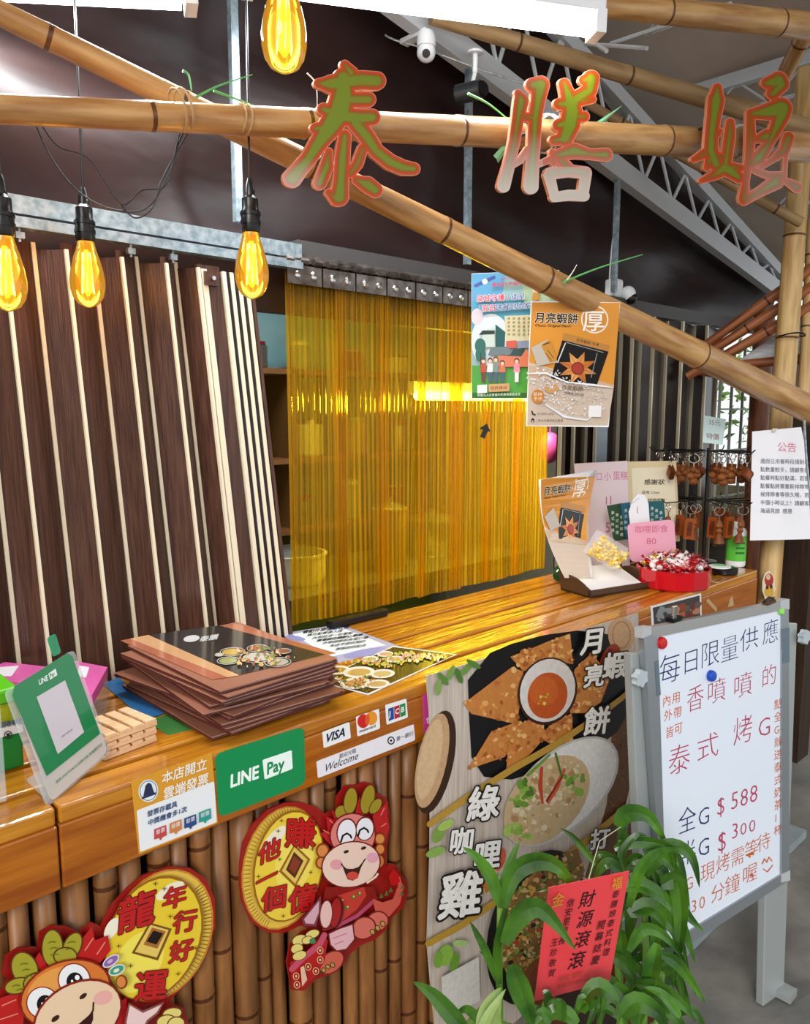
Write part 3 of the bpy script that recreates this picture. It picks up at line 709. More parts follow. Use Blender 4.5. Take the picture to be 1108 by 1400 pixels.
# dark posts right
M().box((P(1080, 900, D=3.45).x+.05, P(1080, 900, D=3.45).y, .78), (.13, .13, 1.56)).build('timber_post', darkw, label='dark square timber post right behind the whiteboard', cat='post')
a = P(1036, 600, Y=1.55); M().tube([(a.x, a.y, 0), (a.x, a.y, 2.0)], .045, 14).build('timber_post', mat('red_brown_post', '5e3017', .5, col2='7a4424', nscale=(9, 9, 1)), label='round red-brown post right of the grid window', cat='post', smooth=True)
st('wall_right', M().box((6.6, .6, .45), (.06, 5, .9)), mat('far_low_wall', '7b6a4a', .7, col2='8a7a58'))
a = P(1118, 950, D=4.2); M().box((a.x, a.y, .65), (.2, .2, 1.3)).build('timber_post', mat('ochre_post', '8d7546', .6, col2='a08a58'), label='ochre post at the far right edge', cat='post')
# bamboo awning
aw = thing('bamboo_awning', 'reddish bamboo slatted awning behind the right post', 'awning', P(1020, 450, D=3.25))
for k, (y0, y1, y2) in enumerate([(484, 410, 380), (492, 424, 400), (503, 440, 420)]):
    pole('slat', None, P(948-k*4, y0+k*6, D=3.25), P(1115, y2-16+k*6, D=3.0), .017, .022, amberw, parent=aw, cat=None, gap=.4)
pole('slat', None, P(1000, 499, D=3.2), P(1118, 489, D=3.05), .017, .02, amberw, parent=aw, cat=None, gap=.4)
pole('slat', None, P(945, 507, D=3.3), P(1000, 517, D=3.4), .012, .012, amberw, parent=aw, cat=None, gap=.3)
M().prism([P(1005, 497, D=3.22), P(1110, 486, D=3.08), P(1110, 425, D=3.08)], V((.0, .004, 0))).build('plastic_sheet', mat('ribbed_plastic_sheet', 'c8ccd0', .4, col2='a0a4aa', noise=30, nscale=(1, 1, 8)), aw)

# ================================================================= COUNTER
YF, YB, ZT = 1.145, 1.622, .970
ct = thing('service_counter', 'varnished pine service counter clad in upright bamboo canes', 'counter', (1.3, 1.3, 0))
ys = [1.131, 1.212, 1.312, 1.412, 1.515, YB]
for i in range(5):
    y0, y1 = ys[i]+(.0085 if i else .005), ys[i+1]-.0085
    for (x0, x1) in (((-.7, .375), (.38, 2.84)) if i < 1 else ((-.7, 2.84),)):
        b = M().box(((x0+x1)/2, (y0+y1)/2, ZT-.014), (x1-x0, y1-y0, .028)).build('plank', pinetop, ct); bevel(b, .004, 2)
M().box((1.07, 1.38, ZT-.040), (3.5, .44, .012)).build('underlay_board', mat('dark_underlay', '1a0f08', .9), ct)
for x0, x1 in ((-.7, .376), (.379, 2.84)):
    bevel(M().box(((x0+x1)/2, 1.145, .892), (x1-x0, .022, .1)).build('fascia_board', pine, ct), .003)
bevel(M().box((2.835, 1.36, .892), (.022, .41, .1)).build('fascia_board', pine, ct), .003)
M().box((1.07, 1.215, .47), (3.5, .02, .84)).build('backing_board', mat('dark_backing', '1c120c', .8), ct)
M().box((2.82, 1.4, .47), (.03, .36, .84)).build('side_board', pine, ct)
M().box((1.07, 1.56, .47), (3.5, .02, .84)).build('rear_board', darkw, ct)
variants = []
for k in range(5):
    nodes = []; z = random.uniform(.08, .3)
    while z < .8: nodes.append(z); z += random.uniform(.2, .34)
    variants.append((culm_mesh(.835, .0215, .0205, nodes, 12, (.35, .25, .18, 1)).mesh('cane_mesh', CANE, True, V((0, 0, 0)), True),
                     culm_mesh(.835, .0215, .0205, nodes, 12, (.45, .35, .22, 1)).mesh('cane_mesh', CANEY, True, V((0, 0, 0)), True)))
x = -.35; nc = 0
while x < 2.84:
    r = random.uniform(.75, 1.12); x += .0215*r
    yel = x > 2.0
    o = bpy.data.objects.new('bamboo_cane', random.choice(variants)[1 if yel else 0]); COL.objects.link(o); o.parent = ct
    o.location = V((x, 1.178+random.uniform(-.004, .006), .005))-WORLD[ct.name]; o.scale = (r, r, 1); o.rotation_euler = (random.uniform(-.004, .004), random.uniform(-.012, .012), random.uniform(0, 6))
    x += .0215*r+random.uniform(.0005, .004)

st('trim_5', M().box((2.35, 1.03, .016), (1.1, .2, .03)), mat('blue_grey_plinth', '7f8b90', .7, col2='8f9a9c'))
# ---- stickers on the fascia
PF = V((0, 1.1335, 0)); NF = V((0, -1, 0))
def rnd_quad(q, r=.12):
    out = []
    n = len(q)
    for i in range(n):
        a, b, c = q[i-1], q[i], q[(i+1) % n]
        for t in (0, .35, .7, 1):
            s1 = r*(1-t); s2 = r*t
            # quadratic corner
            x = (1-t)**2*(b[0]+(a[0]-b[0])*r)+2*t*(1-t)*b[0]+t*t*(b[0]+(c[0]-b[0])*r)
            y = (1-t)**2*(b[1]+(a[1]-b[1])*r)+2*t*(1-t)*b[1]+t*t*(b[1]+(c[1]-b[1])*r); out.append((x, y))
    return out
def sticker(name, label, quad, hexc, r=.06, rough=.3):
    return sheet(name, rnd_quad(quad, r) if r else quad, PF, NF, mat('sticker_'+hexc, hexc, rough, coat=.3), label, 'sticker', .0008)
s1 = sticker('invoice_sticker', 'ochre and white electronic invoice notice sticker left of green one', [(179, 1068), (290, 1030), (298, 1125), (190, 1168)], 'dd9c2a', 0)
p = Pr(PF, NF)
p.poly(rnd_quad([(187, 1108), (293, 1068), (296.5, 1124), (191.5, 1165)], .03), 'eef0f2')
p.ell(203, 1081, 13.5, 15.5, 10, 'e9eef2').ring(203, 1081, 11.5, 13.5, 10, '5a7288', 1).poly([(196, 1089), (199, 1074), (203, 1070), (207, 1072), (211, 1084)], '27304f').poly([(194, 1090), (213, 1083), (213, 1086), (194, 1093)], '27304f')
p.text('本店開立', 221, 1071, (15.6, -5.3), (.8, -17), 'f6f0e0', .02); p.text('雲端發票', 223, 1092, (15.6, -5.5), (.8, -17), 'f6f0e0', .02)
p.text('發票存載具', 201, 1117, (8.3, -3), (.4, -9), '35507c', .02); p.text('中獎機會多1次', 202, 1129, (8.3, -3.1), (.4, -9), '35507c', .02)
for u, v, c in ((219, 1139, 'c64a4a'), (240, 1131, 'd08248'), (260, 1124, '2f4a84'), (280, 1116, '2f9a8c')):
    p.poly([(u-8, v-5), (u+8, v-11), (u+9, v+3), (u+3, v+6), (u+1, v+10), (u-2, v+7), (u-8, v+9)], c); p.text('發票', u-6, v+2, (6.4, -2.4), (.3, -7), 'f2f2f2')
p.done('printed_artwork', s1)
s2 = sticker('payment_sticker', 'large green rounded mobile payment sticker on counter front', [(294, 1031), (416, 993), (418, 1072), (299.5, 1118)], '0d8f50', .1)
p = Pr(PF, NF); p.text('LINE', 314.5, 1077, (19.5, -6.7), (.8, -25), 'f4fff8', .035)
p.poly(rnd_quad([(359, 1039), (399, 1025.5), (400.5, 1051), (362, 1066)], .06), 'f4fff8'); p.text('Pay', 364.5, 1059.5, (17.5, -6), (.6, -23), '0d8f50', .03); p.done('printed_artwork', s2)
s3 = sticker('card_sticker', 'white card sticker reading VISA on counter front', [(441, 1001), (478, 987), (480, 1009), (443, 1023)], 'f2f2f2', .06)
p = Pr(PF, NF); p.text('VISA', 444.5, 1016, (13.6, -5), (1, -17), '141a3c', .03, .2); p.done('printed_artwork', s3)
s4 = sticker('card_sticker', 'white card sticker with red and orange circles', [(487, 980), (518.5, 969), (520, 996), (489, 1007)], 'f2f2f2', .06)
p = Pr(PF, NF); p.ell(497, 986, 8, 9.5, 10, 'd02020').ell(508, 982, 8, 9.5, 10, 'e8962a').ell(502.5, 984, 3, 7.5, 10, 'e05a20'); p.text('mastercard', 491.5, 1002, (4.9, -1.75), (.2, -6), '222222', .01); p.done('printed_artwork', s4)
s5 = sticker('card_sticker', 'white card sticker reading JCB in coloured bars', [(527, 964), (556, 955), (558, 981), (529, 991)], 'f2f2f2', .06)
p = Pr(PF, NF)
for k, (c, ch) in enumerate((('1c4a9c', 'J'), ('b01c34', 'C'), ('1d8a3c', 'B'))):
    u = 531+k*8; v = 969-k*2.7; p.poly([(u, v), (u+7.4, v-2.5), (u+8, v+14), (u+.8, v+17)], c); p.text(ch, u+1.4, v+10.6, (8, -2.8), (.3, -10), 'f4f4f4', .03)
p.done('printed_artwork', s5)
s6 = sticker('welcome_strip', 'long white bank welcome strip sticker below card stickers', [(433, 1041), (566, 990), (568, 1012), (435, 1064)], 'eceaf0', .04)
p = Pr(PF, NF); p.text('Welcome', 443, 1056, (11.7, -4.6), (1, -15), '2a2a30', 0, .25); p.text('歡迎光臨', 464, 1037, (5.8, -2.2), (.2, -7), '4a4a50'); p.ell(535, 1012.5, 5, 5.6, 0, '1c1c20').ell(535, 1012.5, 3.4, 3.9, 0, 'eceaf0').ell(535, 1012.5, 1.5, 1.8, 0, '1c1c20'); p.text('第一銀行', 542, 1013.5, (5.9, -2.2), (.2, -7), '1c1c20'); p.done('printed_artwork', s6)
s7 = sticker('pink_sticker', 'narrow pink sticker peeking out beside the food banner', [(578, 950), (588, 947), (590, 1001), (580, 1004)], 'd0409a', 0)
p = Pr(PF, NF); p.text('t', 583, 990, (16, -5), (0, -16), 'f4e0ee', .02); p.done('printed_artwork', s7)
s8 = sheet('photo_card', [(890, 829), (959, 811), (960, 845), (892, 862)], PF, NF, glossp, 'small glossy photo card taped to counter front above whiteboard', 'card', .0008)
p = Pr(PF, NF); p.poly([(893, 831), (957, 814), (958, 842), (895, 857)], '3c3a3c'); p.blobs([(918, 835), (955, 824), (956, 842), (920, 850)], 24, 6, ['8c3a24', 'a85a38', '6a241c', 'b87a58', '5a5048'], 4); p.blobs([(895, 835), (915, 830), (916, 850), (897, 855)], 10, 5, ['50545c', '8a8c90', '2a2a2e'], 5); p.done('printed_photo', s8, PRINTG)
s9 = sheet('lucky_sticker', [(1047, 783), (1053, 780), (1059, 790), (1061, 806), (1055, 818), (1047, 820), (1043, 808), (1043, 795)], PF, NF, mat('cream_sticker', 'efe0c0', .3), 'small gold and red oval lucky sticker at counter right end', 'sticker', .0008)
p = Pr(PF, NF); p.ell(1052, 793, 6, 9, 0, 'b02c2c').ell(1052, 809, 6.5, 8, 0, 'd8a83a').ell(1049.5, 803, 2, 3, 0, '3a2418').ell(1055, 802, 2, 3, 0, '3a2418').ell(1051, 789, 3, 4, 0, 'e8b8a0'); p.done('printed_artwork', s9)
for q, lab in (([(966, 822), (969, 818), (981, 832), (980, 837)], 'torn paper remnant stuck to counter front, left one'), ([(999, 818), (1002, 815), (1004, 828), (996, 830)], 'torn paper remnant stuck to counter front, right one')):
    sheet('paper_remnant', q, PF, NF, mat('remnant', 'b99a6c', .7), lab, 'paper scrap', .0006)
for q, lab in (([(896, 836), (934, 827), (936, 829), (898, 839)], 'x'),): pass

# ---- banner
PB = V((0, 1.118, 0)); 
banner = thing('food_banner', 'large vinyl food photo banner hanging on the counter front', 'banner', (1.55, 1.118, .3))
bq = [(583, 924), (873, 838), (880, 1130), (884, 1560), (607, 1560), (596, 1420), (584, 1290), (588, 1170), (589, 1000)]
M().prism([on(PB, NF, *q) for q in bq], (0, .002, 0)).build('sheet', mat('printed_vinyl', 'b5a79b', .3, coat=.3, col2='d0c4b8', nscale=(40, 40, 1.5), noise=4), banner)
p = Pr(PB, NF)
# burlap, plate, herbs
p.poly([(838, 985), (877, 930), (883, 1130), (886, 1200), (800, 1200), (830, 1100)], '6b4426').blobs([(838, 985), (877, 930), (883, 1130), (830, 1120)], 160, 2.4, ['5c3a20', '7a5230', '8a6238', '4e301a'], 3)
p.ell(596, 1042, 24, 72, 12, '3a2214').ell(591, 1040, 20, 66, 12, 'c9a178').ell(588, 1038, 14, 56, 12, 'd8b78e')
p.poly([(588, 1000), (589, 1110), (583, 1110), (583, 1000)], 'd8b78e') if False else None
p.poly([(640, 930), (670, 893), (700, 880), (745, 868), (790, 862), (838, 868), (868, 900), (872, 950), (845, 1000), (800, 1035), (700, 1066), (662, 1062), (645, 1035), (642, 985)], '0c0e14')
p.ell(850, 868, 18, 24, 0, 'caa27a').ring(850, 868, 12, 18, 0, 'a67c54', 1.5)
p.ell(834, 905, 13, 26, 20, '9c3a20').blobs([(825, 880), (850, 885), (845, 930), (825, 925)], 20, 4, ['7c2418', 'b45030', '3a1a18', 'c87048'], 12)
tri = [[(634, 962), (700, 912), (716, 918), (714, 950), (706, 990), (645, 976)], [(640, 1052), (672, 1000), (712, 985), (716, 1005), (690, 1035)], [(698, 898), (728, 886), (740, 900), (716, 918)], [(728, 886), (752, 876), (780, 866), (784, 908), (760, 904), (738, 902)],
       [(778, 955), (786, 915), (812, 890), (818, 905), (800, 975), (780, 975)], [(692, 1058), (696, 1010), (718, 985), (742, 990), (748, 1005), (726, 1030)], [(745, 1012), (752, 992), (782, 975), (784, 1010), (762, 1024)], [(815, 900), (835, 925), (822, 960), (800, 975)]]
for i, t in enumerate(tri):
    p.poly(t, 'c9813e'); p.blobs(t, 34, 4.2, ['d9924a', 'b86a2c', 'e3a862', 'c4763a', 'eab878', 'a85a24'], i)
p.ell(749, 945, 40, 47, 20, '3a1c16').ell(749, 944, 37, 44, 20, 'e2dcd8').ell(749, 951, 27, 32, 15, 'c4551e').ell(744, 945, 20, 20, 0, 'cf6428').blobs([(738, 950), (750, 945), (748, 968), (736, 965)], 8, 2.5, ['d8c030', 'a8a820', 'e8d860'], 5)
for x, y, r, c in [(606, 928, -40, '5f8a3a'), (617, 920, 20, '7ba24e'), (628, 924, -20, '4e7a30'), (638, 915, 40, '6c9844'), (600, 940, 10, '86ab58'), (648, 908, -60, '5a8436')]: p.ell(x, y, 4, 11, r, c)
# gold ribbons and curry plate
p.ell(768, 1082, 52, 96, 47, 'c9c6c4').ell(770, 1080, 48, 90, 47, 'e9e8e8').ell(748, 1094, 46, 72, 42, 'cdb48a')
cp = [(700, 1110), (730, 1060), (770, 1035), (795, 1050), (790, 1090), (750, 1140), (710, 1150)]
p.blobs(cp, 150, 5, ['d8c49c', 'c2a472', 'e4d4b0', 'b48c5c', 'cdb07e', 'e9dcc0'], 7)
p.blobs([(695, 1100), (715, 1065), (730, 1075), (715, 1105)], 16, 8, ['6f9a34', '8db646', '4e7c28', 'a8c860'], 8).blobs([(765, 1060), (800, 1060), (795, 1085), (770, 1080)], 12, 7, ['6f9a34', '8db646', '36602a'], 9).blobs([(690, 1130), (720, 1125), (725, 1145), (695, 1150)], 12, 7, ['8db646', 'a8c860', '6f9a34'], 10)
p.stroke([(741, 1050, 4), (739, 1075, 6), (742, 1098, 3)], 'c4452a').stroke([(772, 1052, 4), (762, 1075, 7), (750, 1098, 3)], 'd05a38').stroke([(748, 1095, 3), (770, 1060, 2)], '8c2418')
p.stroke([(752, 1032, 3), (722, 1060, 4)], '6f9a34').stroke([(760, 1030, 3), (768, 1060, 3)], '4e7c28')
p.stroke([(588, 1127, 9), (640, 1090, 9), (700, 1052, 9), (760, 1018, 9), (810, 985, 8), (850, 955, 7), (872, 935, 6)], 'bb9338')
p.stroke([(586, 1290, 9), (630, 1266, 9), (680, 1232, 9), (730, 1204, 9), (790, 1160, 9), (850, 1110, 8), (880, 1085, 6)], 'bb9338')
p.ell(600, 1141, 7, 13, 30, '7fa548').ell(610, 1128, 6, 12, 60, 'a8c660').ell(596, 1165, 6, 14, 70, '8eb454')
p.poly([(600, 1282), (660, 1245), (690, 1228), (690, 1215), (640, 1240), (590, 1262)], 'a86e4a') if False else None
p.ell(683, 1175, 8, 16, 15, 'cf5a34').ell(668, 1208, 9, 14, 40, 'd06a30').blobs([(655, 1190), (690, 1190), (690, 1225), (655, 1228)], 20, 4, ['c45a34', '8c3a24', '6f9a34', 'd8b080'], 21)
# fried rice bowl
p.ell(733, 1268, 62, 110, 18, '15130f')
rp = [(700, 1225), (740, 1180), (790, 1160), (800, 1190), (780, 1240), (740, 1320), (700, 1345), (682, 1310), (684, 1260)]
p.poly(rp, '8c6a34').blobs(rp, 420, 4, ['c49a58', 'd6b274', 'a87838', 'c23a24', '7ca03a', 'd8c890', '8c5a28', '2a2018', 'e0a848', '5a7a28'], 11)
p.ell(610, 1306, 10, 15, 15, '8cb84a').ell(622, 1316, 6, 14, 15, '6c9a34').ell(600, 1312, 6, 12, 10, '7aa83e').ell(630, 1290, 10, 5, 0, 'a8c878')
p.poly([(604, 1336), (655, 1308), (657, 1368), (606, 1394)], 'd8d4cc')
# lettering
def bl(s_, x, y, sz, sh_=.0, ang=-.12): p.outl(s_, x, y, (sz*.9, sz*ang), (sz*.12, -sz), 'f6f4f0', '1c1612', .03, .05, sh_)
bl('月', 793, 893, 38); bl('亮', 797, 938, 33); bl('蝦', 823, 926, 38); bl('餅', 797, 1003, 40)
bl('綠', 637, 1120, 50); bl('咖', 613, 1166, 38); bl('哩', 646, 1187, 42); bl('雞', 598, 1252, 66); bl('打', 806, 1160, 30); bl('拋', 735, 1392, 40)
p.done('printed_artwork', banner, FOOD)

# ---- dragon cutouts
def cutout(label, outline, o, sc, zoff=.0):
    P0 = V((0, 1.150-zoff, 0))
    t = thing('dragon_cutout', label, 'decoration', on(P0, NF, o[0]+outline[0][0]/sc, o[1]+outline[0][1]/sc), 'paperboard dragon cutouts')
    M().prism([on(P0, NF, o[0]+x/sc, o[1]+y/sc) for x, y in outline], (0, .004, 0)).build('board', mat('red_paperboard', '9c1a14', .35, coat=.3), t)
    return t, Pr(P0, NF, o, sc)
t, p = cutout('dragon cutout with closed happy eyes beside a gold coin, right one',
    [(80, 500), (95, 400), (150, 290), (240, 200), (340, 160), (430, 155), (520, 185), (570, 225), (640, 200), (640, 130), (690, 60), (760, 55), (800, 40), (860, 50), (870, 100), (930, 130), (950, 210), (950, 320), (935, 420), (925, 540), (950, 515), (985, 520), (1020, 580), (1050, 620), (1055, 690), (1030, 770), (960, 830), (930, 900), (860, 960), (790, 985), (720, 1040), (690, 1090), (600, 1160), (520, 1190), (450, 1255), (380, 1250), (365, 1170), (350, 1090), (370, 990), (430, 920), (480, 890), (430, 875), (330, 920), (230, 915), (140, 850), (90, 740), (75, 620)], (310, 1060), 4.26)
p.ell(325, 540, 232, 365, 12, 'c8862c').ell(325, 540, 222, 355, 12, 'e8c04a')
for k in range(44):
    a = radians(95+k*4.2); a2 = radians(12); x = 218*cos(a); y = 350*sin(a); x1 = 190*cos(a); y1 = 318*sin(a)
    p.stroke([(325+x*cos(a2)-y*sin(a2), 540+x*sin(a2)+y*cos(a2)), (332+x1*cos(a2)-y1*sin(a2), 540+x1*sin(a2)+y1*cos(a2))], '7c5a1c', 3)
p.ell(360, 530, 202, 330, 12, '9c6418').ell(362, 530, 192, 320, 12, 'f0d040').ell(400, 470, 110, 230, 12, 'f6e060').ell(270, 380, 36, 110, 40, 'f4eccf')
p.poly([(395, 400), (488, 490), (400, 652), (305, 560)], '9c6418').poly([(395, 418), (472, 492), (400, 632), (322, 556)], 'e8c860').poly([(393, 445), (448, 498), (398, 600), (345, 550)], '5c2c14').poly([(392, 470), (430, 505), (396, 575), (362, 545)], '8c3a24')
for s_, x, y, sz, an in (('賺', 335, 405, 185, 0), ('他', 180, 520, 135, -.45), ('一', 165, 680, 130, -.5), ('個', 200, 790, 150, -.25), ('億', 355, 800, 170, -.22)):
    p.outl(s_, x, y, (sz, sz*an), (10, -sz), 'c01c1c', '5a1410', .024, .026)
for x, y in ((320, 265), (300, 325), (500, 430), (490, 565), (310, 490), (185, 590), (330, 820)): p.poly([(x, y-16), (x+3, y), (x, y+16), (x-3, y)], '6a4a14').poly([(x-16, y), (x, y-3), (x+16, y), (x, y+3)], '6a4a14')
DR = 'b81c20'
def flame(pts, c=DR, e='ecd89a'):
    p.poly([(x*1.0, y) for x, y in pts], c)
flame([(600, 400), (545, 340), (590, 320), (580, 240), (630, 260), (610, 200), (680, 250), (700, 330), (640, 420)]); flame([(850, 240), (890, 160), (900, 190), (940, 150), (935, 240), (950, 300), (920, 400), (880, 380)]); flame([(745, 235), (775, 120), (800, 230)])
p.stroke([(565, 320), (620, 350)], 'e88a70', 5).stroke([(600, 260), (640, 300)], 'e88a70', 5).stroke([(900, 230), (920, 190)], 'e88a70', 5).stroke([(900, 300), (930, 280)], 'e88a70', 5)
for x, y, rx, ry, r in ((668, 215, 34, 38, 30), (722, 150, 36, 76, 8), (822, 140, 36, 84, 14), (868, 180, 26, 48, 35)): p.ell(x, y, rx+5, ry+5, r, '5e3410').ell(x, y, rx, ry, r, 'a08c28')
p.ell(560, 440, 40, 45, 0, '8c3a14').ell(560, 440, 30, 35, 0, 'dc8a44').ell(553, 510, 36, 38, 0, '8c3a14').ell(553, 510, 26, 28, 0, 'dc8a44').ell(893, 370, 34, 36, 0, '8c3a14').ell(893, 370, 25, 27, 0, 'dc8a44').ell(895, 430, 30, 34, 0, '8c3a14').ell(895, 430, 22, 26, 0, 'dc8a44').ell(890, 500, 26, 34, 0, 'c87a38')
p.ell(735, 350, 136, 132, -8, '7c1c18').ell(735, 350, 128, 124, -8, 'e08078').ell(700, 330, 60, 82, 8, '7c1c18').ell(806, 310, 56, 72, 8, '7c1c18').ell(700, 332, 52, 74, 8, 'eeeef4').ell(806, 312, 48, 64, 8, 'eeeef4')
for cx, cy in ((697, 362), (796, 330)): p.stroke([(cx-30, cy+24), (cx-20, cy-10), (cx+4, cy-24), (cx+24, cy-12), (cx+30, cy+2)], '1c1412', 11)
p.ell(725, 520, 176, 136, -14, '7c1c18').ell(725, 520, 168, 128, -14, 'f0d0c0').ell(640, 520, 38, 30, 0, 'e8a0a8').ell(850, 480, 36, 30, 0, 'e6a8b8')
p.ell(697, 445, 16, 9, -20, '3a1a14').ell(798, 424, 16, 9, -20, '3a1a14').poly([(672, 520), (700, 545), (760, 545), (806, 490), (780, 545), (765, 595), (735, 614), (705, 605), (690, 570)], '4a1614').ell(735, 585, 34, 24, 0, 'd4483c').stroke([(668, 516), (690, 545), (730, 552), (775, 535), (808, 488)], '3a1412', 7)
# body
p.poly([(580, 650), (860, 650), (880, 720), (800, 800), (660, 880), (560, 910), (540, 800)], '8c1618').poly([(650, 700), (800, 650), (815, 700), (760, 780), (670, 850), (645, 780)], 'c83a34')
p.stroke([(820, 625), (870, 590), (880, 575)], 'f0d8c0', 12).stroke([(640, 880), (760, 820), (860, 730)], 'b8486a', 22)
for x, y in ((670, 730), (735, 710), (770, 690), (700, 770)): p.ell(x, y, 12, 12, 0, '2a7a3a').ell(x+6, y-4, 6, 6, 0, 'e8c040')
p.poly([(850, 720), (910, 740), (970, 720), (1000, 640), (980, 580), (1010, 590), (1030, 660), (1010, 750), (950, 820), (880, 850)], 'cf5a4c').poly([(960, 640), (945, 590), (970, 545), (1000, 570), (1010, 620), (985, 640)], 'c01818')
for x, y in ((900, 705), (930, 690), (955, 670), (1020, 690), (1025, 650)): p.poly([(x-12, y+12), (x+2, y-20), (x+14, y+8)], '5c6a3a')
p.ell(880, 850, 66, 60, -20, '7c2018').ell(880, 850, 58, 52, -20, 'dc7062').ell(800, 890, 75, 66, -35, '7c2018').ell(800, 890, 66, 58, -35, 'dc7062')
for x, y in ((850, 912), (880, 890), (910, 865)): p.ell(x, y, 15, 19, -30, '4a3a14').ell(x, y, 10, 14, -30, 'c0a050')
p.poly([(590, 920), (650, 890), (740, 860), (750, 960), (700, 1020), (640, 1030), (600, 990)], '7c2018').poly([(598, 925), (660, 895), (732, 872), (742, 955), (696, 1010), (642, 1020), (608, 985)], 'eab4bc').stroke([(620, 950), (700, 920)], 'b8687a', 4).stroke([(630, 985), (680, 965)], 'b8687a', 4)
p.ell(610, 1090, 86, 60, -40, '7c2018').ell(610, 1090, 78, 52, -40, 'd4604c')
for x, y in ((565, 1135), (590, 1115), (618, 1105)): p.ell(x, y, 14, 17, -30, '4a3a14').ell(x, y, 9, 12, -30, 'b89848')
p.ell(640, 800, 40, 92, 8, '5c0e10').ell(634, 800, 30, 84, 8, 'a81c20').ell(580, 810, 40, 86, 4, '7c2018').ell(580, 810, 33, 78, 4, 'ecc0b8').poly([(440, 840), (520, 740), (550, 700), (550, 780), (520, 880), (450, 875)], '7c3a44').poly([(452, 838), (520, 755), (540, 730), (536, 800), (510, 866), (460, 862)], 'd8a8b4')
p.poly([(370, 1090), (430, 1060), (560, 930), (590, 960), (570, 1080), (520, 1170), (440, 1240), (390, 1235), (375, 1160)], 'b8181c').stroke([(380, 1130), (450, 1060), (540, 990), (570, 930)], 'c85068', 34)
for x, y, rx, ry in ((425, 960, 42, 28), (500, 925, 40, 22), (410, 1010, 34, 26), (425, 1050, 40, 24), (470, 960, 30, 20)): p.ell(x, y, rx+4, ry+4, -20, '6c4010').ell(x, y, rx, ry, -20, 'e8d478')
p.ell(500, 965, 18, 16, 0, '3a8a5a')
for x, y in ((475, 1115), (545, 1020), (520, 1140), (405, 1170), (545, 1075), (410, 1220)): p.ring(x, y, 17, 20, 0, 'e8c890', 4).ell(x, y, 6, 8, 0, 'e8c890')
p.poly([(430, 1120), (450, 1110), (470, 1190), (440, 1230)], 'e8c0a0')
p.done('printed_artwork', t, PRINTG)

t, p = cutout('dragon cutout with big round eyes at lower left, coin above', [(-120, 700), (0, 660), (40, 590), (10, 560), (30, 470), (90, 430), (160, 425), (190, 430), (200, 350), (260, 315), (330, 320), (400, 350), (460, 300), (510, 320), (560, 220), (640, 130), (730, 60), (860, 18), (960, 25), (1040, 80), (1085, 180), (1088, 320), (1050, 450), (980, 570), (900, 650), (850, 700), (930, 735), (950, 800), (1000, 1100), (-120, 1100)], (0, 1180), 3.693, .004)
p.ell(810, 365, 250, 350, 24, 'c8862c').ell(810, 365, 240, 340, 24, 'e8c04a')
for k in range(46):
    a = radians(-70+k*3.6); a2 = radians(24); x = 238*cos(a); y = 336*sin(a); x1 = 212*cos(a); y1 = 304*sin(a)
    p.stroke([(810+x*cos(a2)-y*sin(a2), 365+x*sin(a2)+y*cos(a2)), (802+x1*cos(a2)-y1*sin(a2), 365+x1*sin(a2)+y1*cos(a2))], '7c5a1c', 3.5)
p.ell(778, 380, 232, 330, 24, '9c6418').ell(776, 382, 223, 320, 24, 'eccc30').ell(700, 500, 110, 170, 30, 'f6e45a').ell(860, 140, 80, 32, -30, 'f4eccf').ell(565, 330, 30, 60, 30, 'f6f0d8')
p.poly([(755, 300), (868, 332), (798, 492), (665, 455)], '7c5014').poly([(760, 312), (852, 338), (792, 476), (682, 448)], 'e8c860').poly([(768, 325), (838, 345), (795, 432), (725, 412)], 'a86a2c').poly([(775, 340), (825, 355), (790, 412), (740, 396)], '140a08')
for s_, x, y, sz, an in (('龍', 585, 350, 190, -.36), ('年', 815, 235, 120, -.3), ('行', 868, 350, 118, -.2), ('好', 850, 500, 118, -.22), ('運', 672, 690, 165, -.1)):
    p.outl(s_, x, y, (sz*1.04, sz*an), (15, -sz), 'c01c1c', '5a1410', .024, .026)
for x, y in ((785, 105), (830, 130), (600, 420), (660, 520), (900, 560), (860, 270), (990, 430)): p.poly([(x, y-16), (x+3, y), (x, y+16), (x-3, y)], '6a4a14').poly([(x-16, y), (x, y-3), (x+16, y), (x, y+3)], '6a4a14')
p.poly([(380, 480), (400, 400), (465, 320), (480, 390), (545, 365), (560, 440), (510, 500), (440, 540)], 'c01c1c').poly([(-100, 780), (-20, 690), (60, 660), (130, 660), (110, 900), (-100, 1000)], 'c01c1c').poly([(150, 520), (200, 450), (260, 560)], 'c01c1c').poly([(560, 720), (640, 680), (640, 900), (540, 900)], 'b81c20')
p.stroke([(430, 440), (470, 380)], 'e88a70', 6).stroke([(490, 460), (530, 400)], 'e88a70', 6).stroke([(10, 720), (80, 690)], 'e88a70', 6).stroke([(0, 790), (90, 760)], 'e88a70', 6)
for x, y, rx, ry, r in ((265, 430, 50, 90, 0), (365, 420, 40, 70, 25), (125, 535, 62, 84, -20), (90, 620, 64, 36, -15), (330, 470, 55, 40, 0), (180, 600, 60, 40, -20)): p.ell(x, y, rx+7, ry+7, r, '5e3410').ell(x, y, rx, ry, r, 'a8a02c')
for x, y in ((262, 400), (270, 430), (275, 462), (120, 510), (130, 540), (140, 570), (360, 400), (350, 435), (80, 620), (100, 640)): p.stroke([(x-18, y+4), (x, y-3), (x+18, y)], '6a6a1c', 4)
